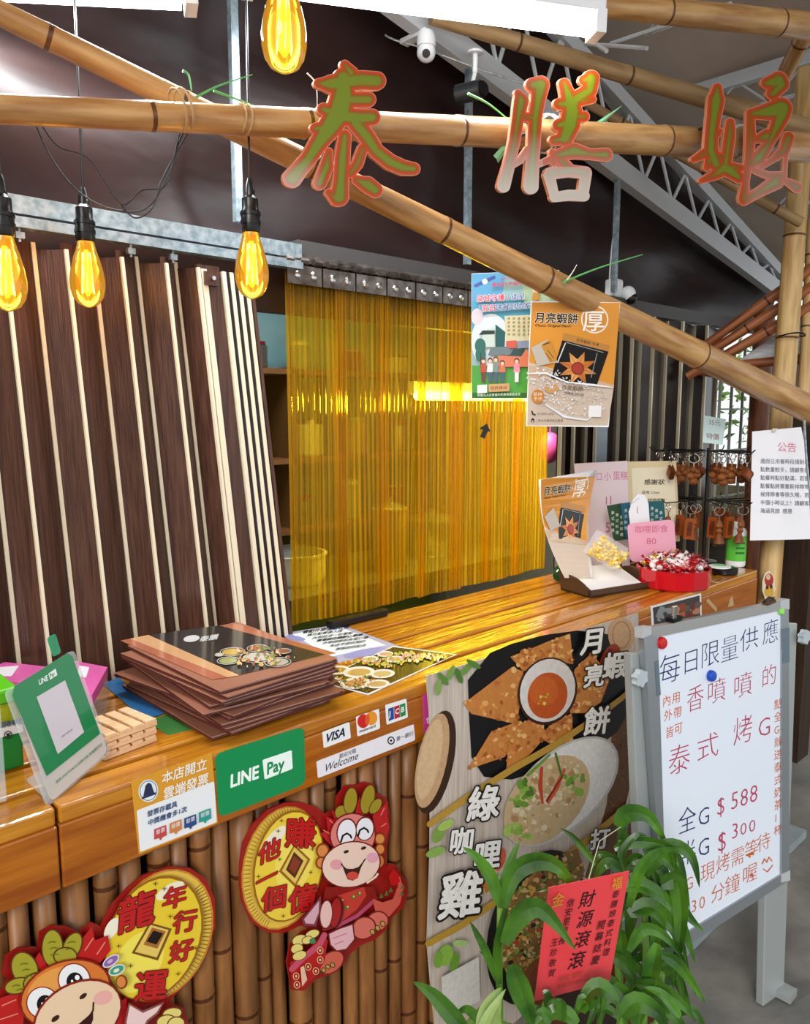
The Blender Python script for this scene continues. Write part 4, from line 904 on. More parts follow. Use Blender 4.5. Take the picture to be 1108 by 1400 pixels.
p.ell(560, 495, 48, 24, -35, 'f0e8f0').ell(560, 495, 42, 19, -35, '8c6ab0').ell(590, 540, 44, 26, -25, 'f0e8e0').ell(590, 540, 38, 20, -25, '3aa08a').ell(615, 600, 30, 36, 0, '8c3a14').ell(612, 600, 22, 28, 0, 'dc8a44').ell(556, 496, 16, 8, -35, 'd8b0d8').ell(588, 542, 16, 9, -25, 'f0e8c8')
p.ell(330, 660, 240, 165, -22, '8c2010').ell(330, 660, 230, 156, -22, 'dc7a30').ell(300, 640, 170, 110, -22, 'eaa04a')
p.ell(215, 705, 84, 82, -20, 'a03018').ell(375, 590, 84, 86, -20, 'a03018').ell(215, 705, 77, 76, -20, 'f4f4f6').ell(375, 590, 77, 80, -20, 'f4f4f6')
for x, y in ((228, 712), (378, 598)): p.ell(x, y, 42, 46, 0, '0c0c10').ell(x+12, y-20, 12, 13, 0, 'ffffff').ell(x-14, y-2, 6, 7, 0, 'ffffff').ell(x+6, y+24, 12, 7, 0, '303844')
p.ell(390, 770, 240, 165, -30, '8c2010').ell(392, 774, 232, 158, -30, 'f0d0ac').ell(520, 680, 50, 34, -20, 'eeb0a8').ell(250, 890, 60, 40, -20, 'eeb0a8')
p.ell(420, 672, 22, 11, -38, '3a1a14').ell(280, 785, 24, 12, -38, '3a1a14').poly([(395, 815), (470, 750), (470, 790), (455, 830), (430, 860), (390, 860)], '3a1412').stroke([(380, 840), (440, 790), (470, 745), (472, 705)], '3a1412', 8)
p.poly([(630, 800), (650, 705), (720, 745), (830, 700), (800, 760), (750, 800), (700, 900), (630, 900)], '8c5048').poly([(640, 800), (656, 718), (722, 757), (815, 715), (790, 755), (742, 792), (690, 900), (640, 900)], 'f0d0cc')
for x, y, rx, ry in ((870, 760, 46, 26), (840, 800, 46, 30), (890, 810, 40, 30)): p.ell(x, y, rx+6, ry+6, -10, '6c4010').ell(x, y, rx, ry, -10, 'e8d478')
p.done('printed_artwork', t, PRINTG)

# ================================================================= ITEMS ON COUNTER, LEFT
# menu stack
menu_cover = mat('menu_pages', 'cdb5a2', .5)
def make_menu():
    t = thing('menu_booklet', '', 'menu', (0, 0, 0), 'menu booklets stacked on the counter')
    bevel(M().box((0, 0, .0022), (.262, .365, .0032)).build('back_cover', mat('menu_maroon', '5e2c28', .4), t), .001)
    M().box((-.003, 0, .0043), (.25, .36, .0022)).build('pages', menu_cover, t)
    bevel(M().box((0, 0, .0064), (.262, .365, .0016)).build('front_cover', mat('menu_tan_cover', 'a06a54', .35), t), .0006)
    for y in (-.17, .17): pass
    return t
proto = make_menu(); zz = ZT+.003; cx, cy = .80, 1.352
nmn = 12
for i in range(nmn):
    a = random.uniform(-.09, .09) if i < nmn-1 else .0; dx = random.uniform(-.014, .014); dy = random.uniform(-.012, .012)
    if i == 5: a = .16
    if i == nmn-1: dx = dy = 0
    lab = ['lowest menu booklet of the stack on the counter', 'second menu booklet from the stack bottom', 'third menu booklet from the stack bottom', 'fourth menu booklet from the stack bottom', 'fifth menu booklet from the stack bottom', 'menu booklet sticking out askew mid stack', 'seventh menu booklet from the stack bottom', 'fifth menu booklet from the stack top', 'fourth menu booklet from the stack top', 'third menu booklet from the stack top', 'menu booklet just under the top one', 'topmost menu booklet with black photo cover'][i]
    o = proto if i == 0 else copy_tree(proto)
    o.location = (cx+dx, cy+dy, zz); o.rotation_euler = (0, 0, a); o['label'] = lab
    zz += .0076
top = o; tz = zz-.0076+.0074
p = Pr(V((0, 0, tz)), V((0, 0, 1)))
p.poly([(168, 875), (324, 853), (460, 893), (290, 929)], 'cf9f62').poly([(203, 868), (300, 855), (446, 895), (327, 923)], '2c2a2a').poly([(300, 855), (324, 853), (460, 893), (446, 895)], 'b86f50').poly([(178, 873), (203, 868), (327, 923), (312, 926)], 'd9a878').poly([(165, 876), (178, 873), (312, 926), (290, 929)], 'b86c50')
p.ell(262, 873, 11, 4.5, -8, 'd8dadc').text('泰膳', 272, 877, (13, -2), (3, -8), 'd8dadc', .02)
for x, y, rx, c in ((318, 891, 17, 'd6b45a'), (352, 898, 24, 'd8d2c4'), (312, 903, 15, 'a8b070'), (380, 905, 18, 'b8b0a0'), (352, 886, 14, 'b4683c'), (300, 895, 6, 'e0d4c0'), (388, 890, 10, 'a05a34')):
    p.ring(x, y, rx, rx*.33, -3, 'cfcac0', 1).ell(x, y, rx*.82, rx*.26, -3, c)
p.blobs([(300, 890), (360, 880), (420, 898), (340, 915)], 60, 3, ['c87a3c', 'a0522c', 'd8b060', '7c8c3c', 'e0c8a0'], 3)
pm = p.m.build('printed_cover', PRINTG, top, colors=True)
pm.parent = top; pm.matrix_parent_inverse = Matrix.Identity(4); pm.location = (0, 0, 0)
for v_ in pm.data.vertices: v_.co = v_.co + WORLD.get(top.name, V((0, 0, 0))) - V(top.location)
for m_ in (): pass
def flat(name, label, quad, m, cat='paper', z=ZT+.0006, th=.0008): return sheet(name, quad, V((0, 0, z)), V((0, 0, 1)), m, label, cat, th)
f1 = flat('green_flyer', 'green flyer poking out under the menu stack', [(200, 985), (229, 1005), (435, 955), (400, 930)], mat('green_paper', '3c7a3a', .4))
f2 = flat('blue_flyer', 'blue flyer poking out left of the menu stack', [(141, 935), (162, 926), (225, 975), (198, 984)], mat('blue_paper', '2a6fa8', .4), z=ZT+.0022)
f3 = flat('notice_sheet', 'lilac laminated notice sheet with black text on the counter', [(385, 866), (465, 853.5), (548, 884), (440, 912)], mat('lilac_paper', 'b4bce4', .2, coat=.6))
p = Pr(V((0, 0, ZT+.0006)), V((0, 0, 1)))
p.poly([(400, 867), (463, 856), (528, 882), (452, 898)], 'dce8f4')
p.ell(404, 872, 14, 3, 10, '8c90cc').ell(500, 892, 30, 5, -10, '9094d0')
for i, (x, y) in enumerate([(413, 866), (419, 870), (426, 874), (432, 877.5), (440, 881), (450, 884.5), (458, 889)]):
    p.text(['餐點外帶須知公告', '請先點餐後入座', '內用低消一份餐點', '現場候位請耐心等候', '外帶請提前來電訂購', '本店不提供預約', '謝謝您的配合'][i], x, y, (7.0 if i else 8, -.95), (3.0, -4.2 if i else -5), '1a1e38', .03 if i in (0, 3) else .01)
p.done('printed_text', f3)
f4 = flat('photo_placemat', 'dark green placemat sheet with food photos beside the menus', [(432, 931), (538, 883), (625, 894.5), (504, 950)], glossp, z=ZT+.0018)
p = Pr(V((0, 0, ZT+.0018)), V((0, 0, 1)))
p.poly([(434, 930.5), (538, 884.5), (622, 895), (503, 948)], '3c3a1c')
for x, y, rx, c in ((462, 916, 17, 'b89850'), (491, 919, 22, 'c8a860'), (523, 921, 17, 'd0b878'), (487, 934, 22, 'c8905c'), (516, 935, 17, 'c8a870'), (453, 931, 14, 'b0a898'), (527, 894, 11, 'd8a88c'), (540, 901, 13, 'd8a0a0'), (506, 901, 12, 'c8c080')):
    p.ell(x, y, rx, rx*.36, -3, 'ecebe4').ell(x, y, rx*.72, rx*.22, -3, c)
p.blobs([(470, 905), (560, 890), (600, 896), (530, 912)], 130, 2.6, ['c8b040', '9cae40', 'e0a0a0', 'd8c070', 'b8c860', 'c88850'], 6).blobs([(440, 931), (470, 922), (530, 925), (500, 944)], 60, 2.2, ['b86a3c', '6a7a34', 'd8b070'], 8).blobs([(550, 892), (618, 895), (600, 903), (545, 905)], 60, 3, ['e8a8a8', 'd8d050', 'f0e0c0'], 9)
p.done('printed_photos', f4, PRINTG)
# dark object by the curtain
a = P(495, 852, Z=ZT); bevel(M().box((a.x-.0, YB-.02, ZT+.011), (.2, .03, .02)).build('black_tray', black, label='flat black strip lying at the back counter edge', cat='tray'), .004)

# LINE pay stand
SN = plane_of(300, 15); r0 = ray(68, 1097); SP = P(70, 1096, Z=ZT+.001)
std = thing('payment_stand', 'clear acrylic stand with green mobile payment card, leaning at counter corner', 'stand', SP)
def sq(u, v, z=0): return on(SP, SN, u, v, z)
M().prism([sq(*q) for q in rnd_quad([(8, 946), (101, 888), (152, 1028), (66, 1103)], .05)], -SN*.004).build('acrylic_panel', acryl, std)
M().prism([sq(u, v, .0006) for u, v in rnd_quad([(17, 945), (97, 893), (148, 1027), (70, 1097)], .08)], -SN*.0005).build('card', mat('payment_card', 'd4cfca', .25, coat=.5), std)
p = Pr(SP, SN); p.z = .0012
p.poly([(17, 951), (20, 938), (92, 893), (99, 897), (137, 1003), (64, 1061)], '0c8a4e')
p.text('LINE', 53.5, 936.5, (6.2, -3.4), (-1.6, -10), 'f0fff8', .03).poly([(66, 921), (76, 914), (78.5, 923), (68.5, 929.5)], 'f0fff8').text('Pay', 68.5, 927, (4.6, -2.9), (-1.2, -8), '0c8a4e', .02)
p.poly([(50, 953), (89, 930), (115, 1001), (79, 1031)], 'eaa8b8' if False else 'ded6e0')
p.text('掃碼付款享好禮', 84, 1009, (2.2, -1.6), (-.5, -2.6), '444444')
p.text('使用 LINE POINTS 扣款付款,享優惠折扣', 77, 1071.5, (3.6, -3.0), (-.8, -4.3), '3c8a64', .01)
p.done('printed_artwork', std, PRINTG)
# tab on top of the stand: blank brown topper and a small phone badge
M().prism([sq(u, v, .0004) for u, v in rnd_quad([(66, 872), (76, 866), (84, 892), (74, 898)], .2)], -SN*.003).build('badge', mat('badge_green', '2f9a6c', .3), std)
tp = [sq(*q) for q in ((64, 1094), (72, 1098), (100, 1076), (92, 1072))]
base = [P(66, 1097, Z=ZT+.002), P(148, 1030, Z=ZT+.002), P(120, 1010, Z=ZT+.002), P(36, 1068, Z=ZT+.002)]
M().prism(base, (0, 0, .003)).build('base_foot', acryl, std)
# second acrylic edge at left frame
a = P(-6, 1100, Z=ZT+.001); M().box((a.x-.02, a.y+.0, ZT+.09), (.07, .004, .175)).build('acrylic_holder', acryl, label='edge of a clear acrylic holder at the left frame edge', cat='holder')
# mini pallet
plw = mat('pale_raw_pine', 'dcae7e', .6, col2='eec9a0', nscale=(3, 20, 20), noise=4)
plc = P(160, 1003, Z=ZT+.02); ax = Matrix.Rotation(radians(8), 3, 'Z')
for k in range(3):
    t = thing('mini_pallet_coaster', ['bottom small raw pine pallet coaster of the three', 'middle small raw pine pallet coaster of the three', 'top small raw pine pallet coaster with slats showing'][k], 'coaster', V((plc.x, plc.y, ZT+.001+k*.0145)), 'mini pallet coasters')
    c = V((plc.x-.0+.001*k, plc.y, ZT+.001+k*.0145))
    for j in range(3): M().box(c+ax @ V((0, -.036+.036*j, .004)), (.1, .012, .008), ax).build('runner', plw, t)
    for j in range(4): M().box(c+ax @ V((-.0375+.025*j, 0, .0108)), (.018, .09, .005), ax).build('slat', plw, t)
# green lime box with label, pink flyer boxes
gb = thing('green_product_box', 'lime green box with yellow grid band and white label at left', 'box', P(10, 1045, Z=ZT))
gq = P(38, 1048, Z=ZT+.001); gx, gy = gq.x-.078, gq.y+.055
bevel(M().box((gx-.02, gy, ZT+.03), (.19, .1, .058)).build('body', mat('deep_green', '117a2c', .35), gb), .004)
M().box((gx-.02, gy, ZT+.068), (.192, .102, .016)).build('label_band', mat('label_white', 'e4dfe0', .4), gb)
M().box((gx-.02, gy, ZT+.094), (.188, .098, .036)).build('yellow_band', mat('lime_yellow', 'b4b41c', .35, col2='7a8a14', noise=50), gb)
bevel(M().box((gx-.02, gy, ZT+.124), (.19, .1, .024)).build('lid', mat('lime_green', '5ec21e', .25), gb), .005)
fy = gy-.0515
p = Pr(V((0, fy, 0)), V((0, -1, 0))); p.text('回收專區', 0, 995, (8, -1.5), (0, -9), '2a4a8a', .02).poly([(8, 1003), (14, 1002), (11, 1010)], '222222').ring(11, 1005, 5, 5, 0, '222222', 1.2); p.done('printed_label', gb)
pk = mat('pink_card', 'd95fa8', .3)
for lab, q, qi in (('pink flyer pile behind the payment stand, right part', [(100, 903), (147, 912), (126, 950), (90, 950)], [(108, 910), (122, 912), (118, 926), (106, 924)]), ('pink and white flyer pile at the left edge behind green box', [(-10, 912), (6, 905), (70, 912), (50, 935), (-10, 930)], [(0, 912), (26, 910), (16, 924), (-6, 924)])):
    pq = [P(u, v, Z=ZT+.075) for u, v in q]
    o = M().prism(pq, (0, 0, -.02)).build('flyer_pile', pk, label=lab, cat='flyers')
    o2 = M().prism([P(u, v, Z=ZT+.0758) for u, v in qi], (0, 0, -.0006)).build('white_panel', paper, o)
    M().prism([p_+V((0, 0, -.021)) for p_ in pq], (0, 0, -.052)).build('acrylic_tray', acryl, o)

# ================================================================= HANGING POSTERS
PN1 = plane_of(222, -6); PP1 = P(700, 455, D=2.28)
q1 = [(645, 374), (765, 369), (764, 545), (645, 545)]
po = thing('community_poster', 'blue green illustrated poster hanging partly behind the orange one', 'poster', on(PP1, PN1, 700, 372))
M().prism([on(PP1, PN1, *q) for q in q1], PN1*-.001).build('sheet', glossp, po)
p = Pr(PP1, PN1, (630, 350), 4.817)
p.poly([(74, 118), (650, 92), (645, 935), (74, 935)], '8fb0ae').poly([(74, 118), (300, 108), (250, 400), (74, 420)], '5c9cc0').poly([(74, 300), (645, 280), (645, 560), (74, 560)], '4aa0bc').poly([(400, 104), (650, 92), (648, 300), (420, 330)], 'a8bf9c')
p.ell(200, 560, 130, 180, 0, 'd8dfe2').ell(110, 400, 40, 55, 0, 'd8c8d0').poly([(74, 720), (645, 730), (645, 935), (74, 935)], '4c9a3c').poly([(74, 900), (645, 900), (645, 935), (74, 935)], '2f6a34')
p.stroke([(100, 195), (220, 140)], '50569a', 22).ell(160, 168, 18, 18, 0, 'e8e8f0')
p.poly([(230, 450), (295, 500), (290, 600), (230, 600)], '1c5a58').poly([(290, 395), (640, 380), (640, 560), (300, 560)], 'd9cfa8')
for i in range(9):
    for j in range(5): p.poly([(310+i*33, 405+j*26), (326+i*33, 404+j*26), (326+i*33, 418+j*26), (310+i*33, 419+j*26)], 'a8925e')
p.poly([(300, 560), (370, 556), (370, 605), (300, 610)], 'd65a48').poly([(375, 560), (450, 556), (450, 605), (375, 608)], '8c94a8').poly([(150, 490), (225, 470), (225, 600), (130, 600)], 'c8d4cc').poly([(120, 520), (145, 490), (225, 490), (225, 515)], '28342c')
p.poly([(180, 655), (200, 600), (310, 596), (340, 650)], '6c7c80').poly([(320, 660), (350, 612), (430, 612), (400, 662)], '2c4a44').poly([(400, 662), (430, 612), (460, 650), (460, 730), (250, 730), (250, 655)], 'd87858')
p.ell(130, 590, 36, 48, 0, '2c6a5e').ell(132, 650, 34, 50, 0, '2c6a5e').stroke([(132, 640), (134, 740)], '4a3a2c', 8)
for x, c, h in ((150, 'b84a38', 60), (195, 'e0dcd8', 62), (232, '7a8c80', 70), (275, 'd07048', 46), (370, 'e88aa0', 60)):
    p.ell(x, 690-(h-60), 17, 19, 0, '5a3428').ell(x, 695-(h-60), 12, 13, 0, 'ecc0a0').poly([(x-22, 765), (x-16, 708-(h-60)), (x+16, 708-(h-60)), (x+22, 765)], c).poly([(x-14, 765), (x+14, 765), (x+12, 830), (x-12, 830)], '6a3c3a' if x < 180 else '4a5a70' if x < 300 else 'dcdce0')
p.ell(495, 225, 22, 22, 0, 'ecc0a0').poly([(470, 290), (480, 240), (510, 240), (520, 290)], 'c88838').poly([(475, 205), (515, 205), (508, 218), (482, 218)], '222222').ell(590, 210, 24, 26, 0, 'e8ecf0').ell(586, 210, 12, 13, 0, '28303c').ell(605, 250, 26, 30, 0, 'dfe4ea')
p.text('新北市公所老人福利關懷中心', 270, 158, (15.5, -1), (0, -19), 'b83a58', .01).text('蘆洲區公所福利服務中心', 205, 200, (28, -1.5), (0, -28), 'c8485c', .02)
p.outl('區域守護', 105, 300, (46, -2.5), (3, -48), 'e03a48', 'f4f0f4', .02, .04).outl('小衛星', 290, 290, (45, -2.5), (3, -46), '3a4a8c', 'e8eef4', .01, .04)
p.outl('「假日送餐到你家', 92, 366, (46, -2.8), (3, -48), '2a3a78', 'e8eef4', .01, .04).outl('假日', 140, 363, (46, -2.8), (3, -48), 'e03a48', 'f4f0f4', .02, .04)
p.poly([(110, 850), (175, 846), (175, 900), (110, 905)], 'dfe8dc').poly([(185, 845), (320, 838), (322, 890), (186, 896)], 'c89a68').text('服務專線', 196, 880, (28, -1), (0, -26), '7a3a24').text('財團法人社會福利慈善事業基金會', 110, 925, (19, -.6), (0, -20), 'd8ecd0')
p.done('printed_artwork', po, PRINTG)
M().tube([on(PP1, PN1, 700, 373), on(PP1, PN1, 702, 360)], .002, 6).build('hanger', whitec, po)

def shrimp_poster(p, full=True):
    p.poly([(470, 305), (1050, 308), (1010, 850), (450, 720)], 'd58f34').poly([(450, 700), (1012, 850), (970, 1115), (440, 1115)], 'c9b7a6').poly([(449, 720), (700, 760), (1008, 850), (1006, 880), (448, 800)], 'c4a88c')
    p.ring(884, 418, 86, 88, 0, 'f2e8d8', 9, 20).outl('厚', 800, 482, (152, 2), (4, -150), 'f6eee0', 'c47818', .014, .022)
    p.outl('月亮蝦餅', 486, 432, (72, 2.5), (5, -74), '1c140e', 'f2e4c8', .02, .035).text('Classic Original Flavor', 490, 463, (26.5, .6), (3, -22), '3a2410', .01)
    p.poly([(670, 555), (975, 630), (895, 858), (595, 805)], '12100e').poly([(680, 505), (760, 525), (985, 590), (970, 628), (672, 552)], 'b8803c').text('月亮蝦餅 冷凍', 760, 560, (24, 5.5), (5, -22), '2a1a10')
    for k in range(8):
        a = k*pi/4+.35; a1 = a-.42; a2 = a+.42
        p.poly([(772+130*cos(a), 738+112*sin(a)), (772+62*cos(a2), 738+56*sin(a2)), (772, 738), (772+62*cos(a1), 738+56*sin(a1))], ['d08a44', 'c2702e', 'dd9c58'][k % 3]).stroke([(772, 738), (772+120*cos(a), 738+104*sin(a))], '8a4a1c', 3)
    p.ell(772, 740, 42, 42, 0, '7c2a20').ell(772, 740, 34, 34, 0, 'a33a30')
    p.stroke([(690, 575), (640, 700)], 'c8ccd0', 8).stroke([(900, 640), (860, 800)], '8c9094', 5).stroke([(700, 570), (940, 635)], '9a9ca0', 4)
    p.poly([(465, 605), (580, 545), (640, 700), (505, 725)], 'b8b0a4').poly([(530, 590), (585, 545), (635, 690), (590, 705)], 'c08838').stroke([(545, 585), (585, 570)], '5a3c18', 8).stroke([(560, 640), (600, 690)], '8a5a20', 6).stroke([(575, 620), (612, 670)], '8a5a20', 6)
    if full:
        p.ell(600, 872, 44, 32, 0, 'c4945c').blobs([(440, 740), (620, 740), (900, 870), (975, 900), (930, 1010), (690, 1090), (560, 980), (440, 800)], 260, 9, ['d8d4d0', 'ccc6c4', 'e0e0e4', 'bfb4aa', 'd2ccc8', 'c2b8b2'], 3).stroke([(440, 775, 6), (560, 770, 12), (700, 830, 8), (880, 850, 14), (1000, 865, 5)], 'e4e8ec').stroke([(560, 980, 8), (690, 1060, 14), (830, 1080, 10), (950, 1000, 5)], 'dde2e8')
        p.text('月亮蝦餅', 665, 875, (36, 3), (3, -34), '6a5444', .01).text('招牌泰式料理', 680, 905, (22, 3), (2, -18), '4a3a34')
        p.ell(510, 925, 42, 46, 0, 'c07a34').text('堅持', 478, 920, (30, 0), (0, -26), 'e8dcc8').text('手作', 480, 950, (30, 0), (0, -26), 'e8dcc8')
        p.poly([(845, 985), (930, 985), (925, 1060), (840, 1060)], 'e6e4e4').text('02-8282-6262', 505, 1045, (20, 0), (2, -20), '555050').text('新北市蘆洲區信義路', 510, 1090, (18.5, 0), (2, -18), '3a3434').text('|', 500, 1090, (18, 0), (0, -30), '444444')
        p.stroke([(470, 1022), (476, 1040), (492, 1046)], '222222', 9).poly([(462, 1080), (476, 1066), (490, 1080), (486, 1080), (486, 1094), (466, 1094), (466, 1080)], '222222').poly([(472, 1094), (472, 1082), (480, 1082), (480, 1094)], 'c9b7a6')
PN2 = plane_of(222, -12); PP2 = P(785, 495, D=2.12)
ps = thing('pancake_poster', 'orange shrimp pancake poster in crinkled sleeve hanging from the bamboo', 'poster', on(PP2, PN2, 787, 414))
M().prism([on(PP2, PN2, *q) for q in [(726, 411.5), (848.5, 413.5), (832.5, 584), (719.5, 582.5)]], PN2*-.0012).build('sheet', glossp, ps)
p = Pr(PP2, PN2, (630, 350), 4.817); shrimp_poster(p); p.done('printed_artwork', ps, PRINTG)
M().tube([on(PP2, PN2, 768, 412), P(766, 396, D=2.2), P(770, 385, D=2.2)], .003, 6).build('hanging_string', whitec, ps)

# paper notice on the post
NN = plane_of(228, 0); NP = P(1068, 660, D=2.78)
nq = [(1029, 590), (1096, 584), (1103, 620), (1108, 700), (1109, 737), (1026, 739)]
no = thing('paper_notice', 'white printed notice sheet taped to the right bamboo post', 'notice', on(NP, NN, 1068, 590))
M().prism([on(NP, NN, *q) for q in nq], NN*-.001).build('sheet', paper, no)
p = Pr(NP, NN); p.text('公告', 1063, 616, (13.5, .6), (0, -14), 'd0708a', .005)
for i, s_ in enumerate(['遇假日用餐時段請耐心等', '點數量較多，請顧客們', '點餐時點好點滿，若要', '點餐點將需重新排隊等', '候排隊會等很久哦，若', '半個小時以上！請顧客', '海涵見諒  感恩']):
    p.text(s_[:10], 1040, 633+i*11.3, (6.7, .15), (0, -7.2), '555862', .005)
p.done('printed_text', no)
M().box(on(NP, NN, 1060, 588), (.03, .006, .012)).build('tape', whitec, no)

# ================================================================= WHITEBOARD EASEL
WN = plane_of(260, 5); WP = P(879, 858, D=1.73)
def wq(u, v, z=0): return on(WP, WN, u, v, z)
we = thing('whiteboard_easel', 'white marker board on grey metal easel with handwritten specials', 'whiteboard', wq(1060, 1375))
outer = [(880, 860), (1079, 820), (1080, 1203), (911, 1312)]; inner = [(900, 871), (1070, 834), (1069, 1196), (913, 1292)]
M().prism([wq(*q) for q in outer], -WN*.012).build('panel', mat('whiteboard_back', 'c8ccd0', .4), we)
wbm = mat('whiteboard_enamel', 'dfe7f4', .12, coat=.5)
M().prism([wq(u, v, .001) for u, v in inner], -WN*.002).build('writing_surface', wbm, we)
for i in range(4):
    a, b = outer[i], outer[(i+1) % 4]; c, d = inner[(i+1) % 4], inner[i]
    M().prism([wq(u, v, .006) for u, v in (a, b, c, d)], -WN*.016).build('frame_rail', mat('frame_grey', '9aa0a6' if i else 'a8a8a6', .3, metal=.6), we)
corner_m = mat('corner_plastic', 'aeb2b5', .4)
for (u, v), (du, dv) in zip(outer, ((1, 1), (-1, 1), (-1, -1), (1, -1))):
    M().prism([wq(u-du*1, v-dv*1, .0072), wq(u+du*11, v-dv*1.0-2.6*du, .0072), wq(u+du*11, v+dv*10-2.6*du, .0072), wq(u-du*1, v+dv*13, .0072)], -WN*.022).build('corner_cap', corner_m, we)
# legs
leg_m = mat('leg_grey_paint', 'a2a8a8', .35, metal=.3)
def wleg(u0, v0, u1, v1, wpx, zf=.03):
    a, b = wq(u0, v0, -.02), wq(u1, v1, -.02)
    return a, b
la = [wq(862, 897, -.006), wq(896, 890, -.006), wq(905, 1500, -.006), wq(872, 1520, -.006)]
def leg(lu0, ru0, v0, lu1, ru1, v1, z=-.013):
    q = [wq(lu0, v0, z), wq(ru0, v0, z), wq(ru1, v1, z), wq(lu1, v1, z)]
    dv_ = (q[3]-q[0]); k = (q[0].z-.004)/(-dv_.z)
    q[3] = q[0]+dv_*k; dv2 = (q[2]-q[1]); q[2] = q[1]+dv2*((q[1].z-.004)/(-dv2.z))
    return bevel(M().prism(q, -WN*.022).build('leg', leg_m, we), .003)
leg(863, 893, 893, 884, 910, 1400); leg(1056, 1091, 852, 1044, 1072, 1370)
rl = wq(1058, 1300, -.3)
for (u, v) in ((871, 926), (1096, 870)):
    c = wq(u, v, -.004); R = Matrix.Rotation(0, 3, 'Z')
    m = M(); n = 12
    pts = [c + (V((0, 0, 1))*cos(2*pi*k/24) + WN.cross(V((0, 0, 1))).normalized()*sin(2*pi*k/24))*(.020 if k % 4 < 2 else .016) for k in range(24)]
    m.prism(pts, WN*.016).build('knob', mat('translucent_knob', 'b9c4cc', .25, alpha=.9), we)
for s_ in (0, 1):
    uu, vv = ((905, 1200), (1060, 1100))[s_]
# side feet + rear strut
fa = wq(1058, 1352, -.02); fa.z = .012
M().box(fa+V((.02, .0, .004)), (.045, .09, .02)).build('foot', leg_m, we)
rear = M(); 
M().tube([wq(900, 930, -.03), V((wq(900, 930).x+.05, 1.03, .01))], .009, 8).build('rear_strut', leg_m, we)
M().tube([wq(1060, 900, -.03), V((wq(1060, 900).x+.03, .98, .01))], .009, 8).build('rear_strut', leg_m, we)
# rail slots
for q in ([(896, 905), (901, 903), (904, 950), (899, 952)], [(1070, 860), (1080, 858), (1080, 905), (1071, 907)]):
    M().prism([wq(u, v, .0075) for u, v in q], -WN*.003).build('side_slot', mat('slate_plastic', '5d6d78', .4), we)
p = Pr(WP, WN); p.z = .0012; p.step = .000012
NV, CR, OR = '1e2a62', 'b03a58', 'c8642c'
def ch(s_, u, v, wx, hy, c, sl=-.33, wt=-.012): p.text(s_, u-wx*.5, v+hy*.42-sl*0+wx*.16, (wx, wx*sl), (.02*hy, -hy), c, wt)
for s_, u, v, a, b in (('每', 916, 912, 31, 44), ('日', 945, 902, 27, 36), ('限', 971, 892, 28, 38), ('量', 998, 885, 26, 38), ('供', 1025, 872, 27, 34), ('應', 1054, 862, 23, 36)): ch(s_, u, v, a, b, NV)
for s_, u, v, a, b in (('香', 951, 953, 25, 38), ('噴', 980, 943, 28, 36), ('噴', 1016, 935, 28, 36), ('的', 1052, 922, 22, 32), ('泰', 929, 1036, 32, 44), ('式', 968, 1019, 32, 38), ('烤', 1016, 996, 28, 42), ('G', 1049, 990, 26, 36)): ch(s_, u, v, a, b, CR)
for s_, u, v, a, b in (('內', 912, 957, 12, 17), ('用', 925, 953, 12, 17), ('外', 914, 977, 12, 17), ('帶', 927, 973, 12, 17), ('皆', 916, 1000, 12, 17), ('可', 928, 995, 12, 17)): ch(s_, u, v, a, b, OR, -.33, 0)
for k, s_ in enumerate('點全G就送泰式奶茶1杯'):
    ch(s_, 1064, 962+k*17.2, 10.5, 15, OR, -.33, 0)
for s_, u, v, a, b, c in (('全', 940, 1120, 26, 38, NV), ('G', 966, 1113, 24, 34, NV), ('$', 991, 1098, 22, 34, CR), ('5', 1011, 1090, 24, 34, CR), ('8', 1024, 1086, 24, 34, CR), ('8', 1037, 1081, 24, 34, CR), ('半', 941, 1165, 24, 36, NV), ('G', 966, 1155, 24, 34, NV), ('$', 993, 1146, 24, 38, CR), ('3', 1011, 1132, 22, 30, CR), ('0', 1022, 1130, 20, 24, CR), ('0', 1034, 1126, 20, 24, CR)): ch(s_, u, v, a, b, c, -.4)
for s_, u, v, a, b in (('半', 923, 1217, 17, 26), ('G', 945, 1206, 17, 24), ('現', 968, 1192, 21, 28), ('烤', 989, 1180, 20, 28), ('需', 1009, 1171, 20, 27), ('等', 1028, 1161, 20, 27), ('待', 1045, 1151, 19, 26), ('2', 921, 1250, 17, 24), ('0', 932, 1246, 17, 24), ('-', 944, 1240, 14, 24), ('3', 954, 1236, 18, 24), ('0', 965, 1231, 18, 24), ('分', 982, 1220, 20, 27), ('鐘', 1002, 1209, 22, 28), ('喔', 1026, 1194, 22, 27)): ch(s_, u, v, a, b, OR, -.45)
p.stroke([(1043, 1181, 1.5), (1046, 1174, 1.5), (1049, 1179, 1.5), (1052, 1172, 1.5), (1056, 1177, 1.5)], OR, 2).stroke([(1044, 1188, 1.3), (1050, 1192, 1.5), (1057, 1183, 1.3)], OR, 2)
p.done('handwriting', we, PRINTM)
def magnet(name, lab, u, v, r, mt):
    c = wq(u, v, .0055); x = WN.cross(V((0, 0, 1))).normalized(); y = x.cross(WN)
    R = Matrix((x, y, WN)).transposed()
    M().lathe([(r, -.003), (r, .004), (r*.85, .007), (r*.7, .0075)], c, 18, R).build(name, mt, label=lab, cat='magnet', smooth=True)
magnet('magnet', 'round red magnet at whiteboard upper left corner', 905, 879, .0135, mat('red_plastic', 'c01818', .3))
magnet('magnet', 'round blue magnet below the top writing line', 973, 924, .0135, mat('blue_plastic', '1c4cb8', .3))
magnet('magnet', 'small lime green magnet at whiteboard upper right', 1068, 836, .008, mat('lime_plastic', '8ade5a', .3))
c = wq(922, 846, .002); t = thing('bulldog_clip', 'silver bulldog clip on the whiteboard top edge left', 'clip', c)
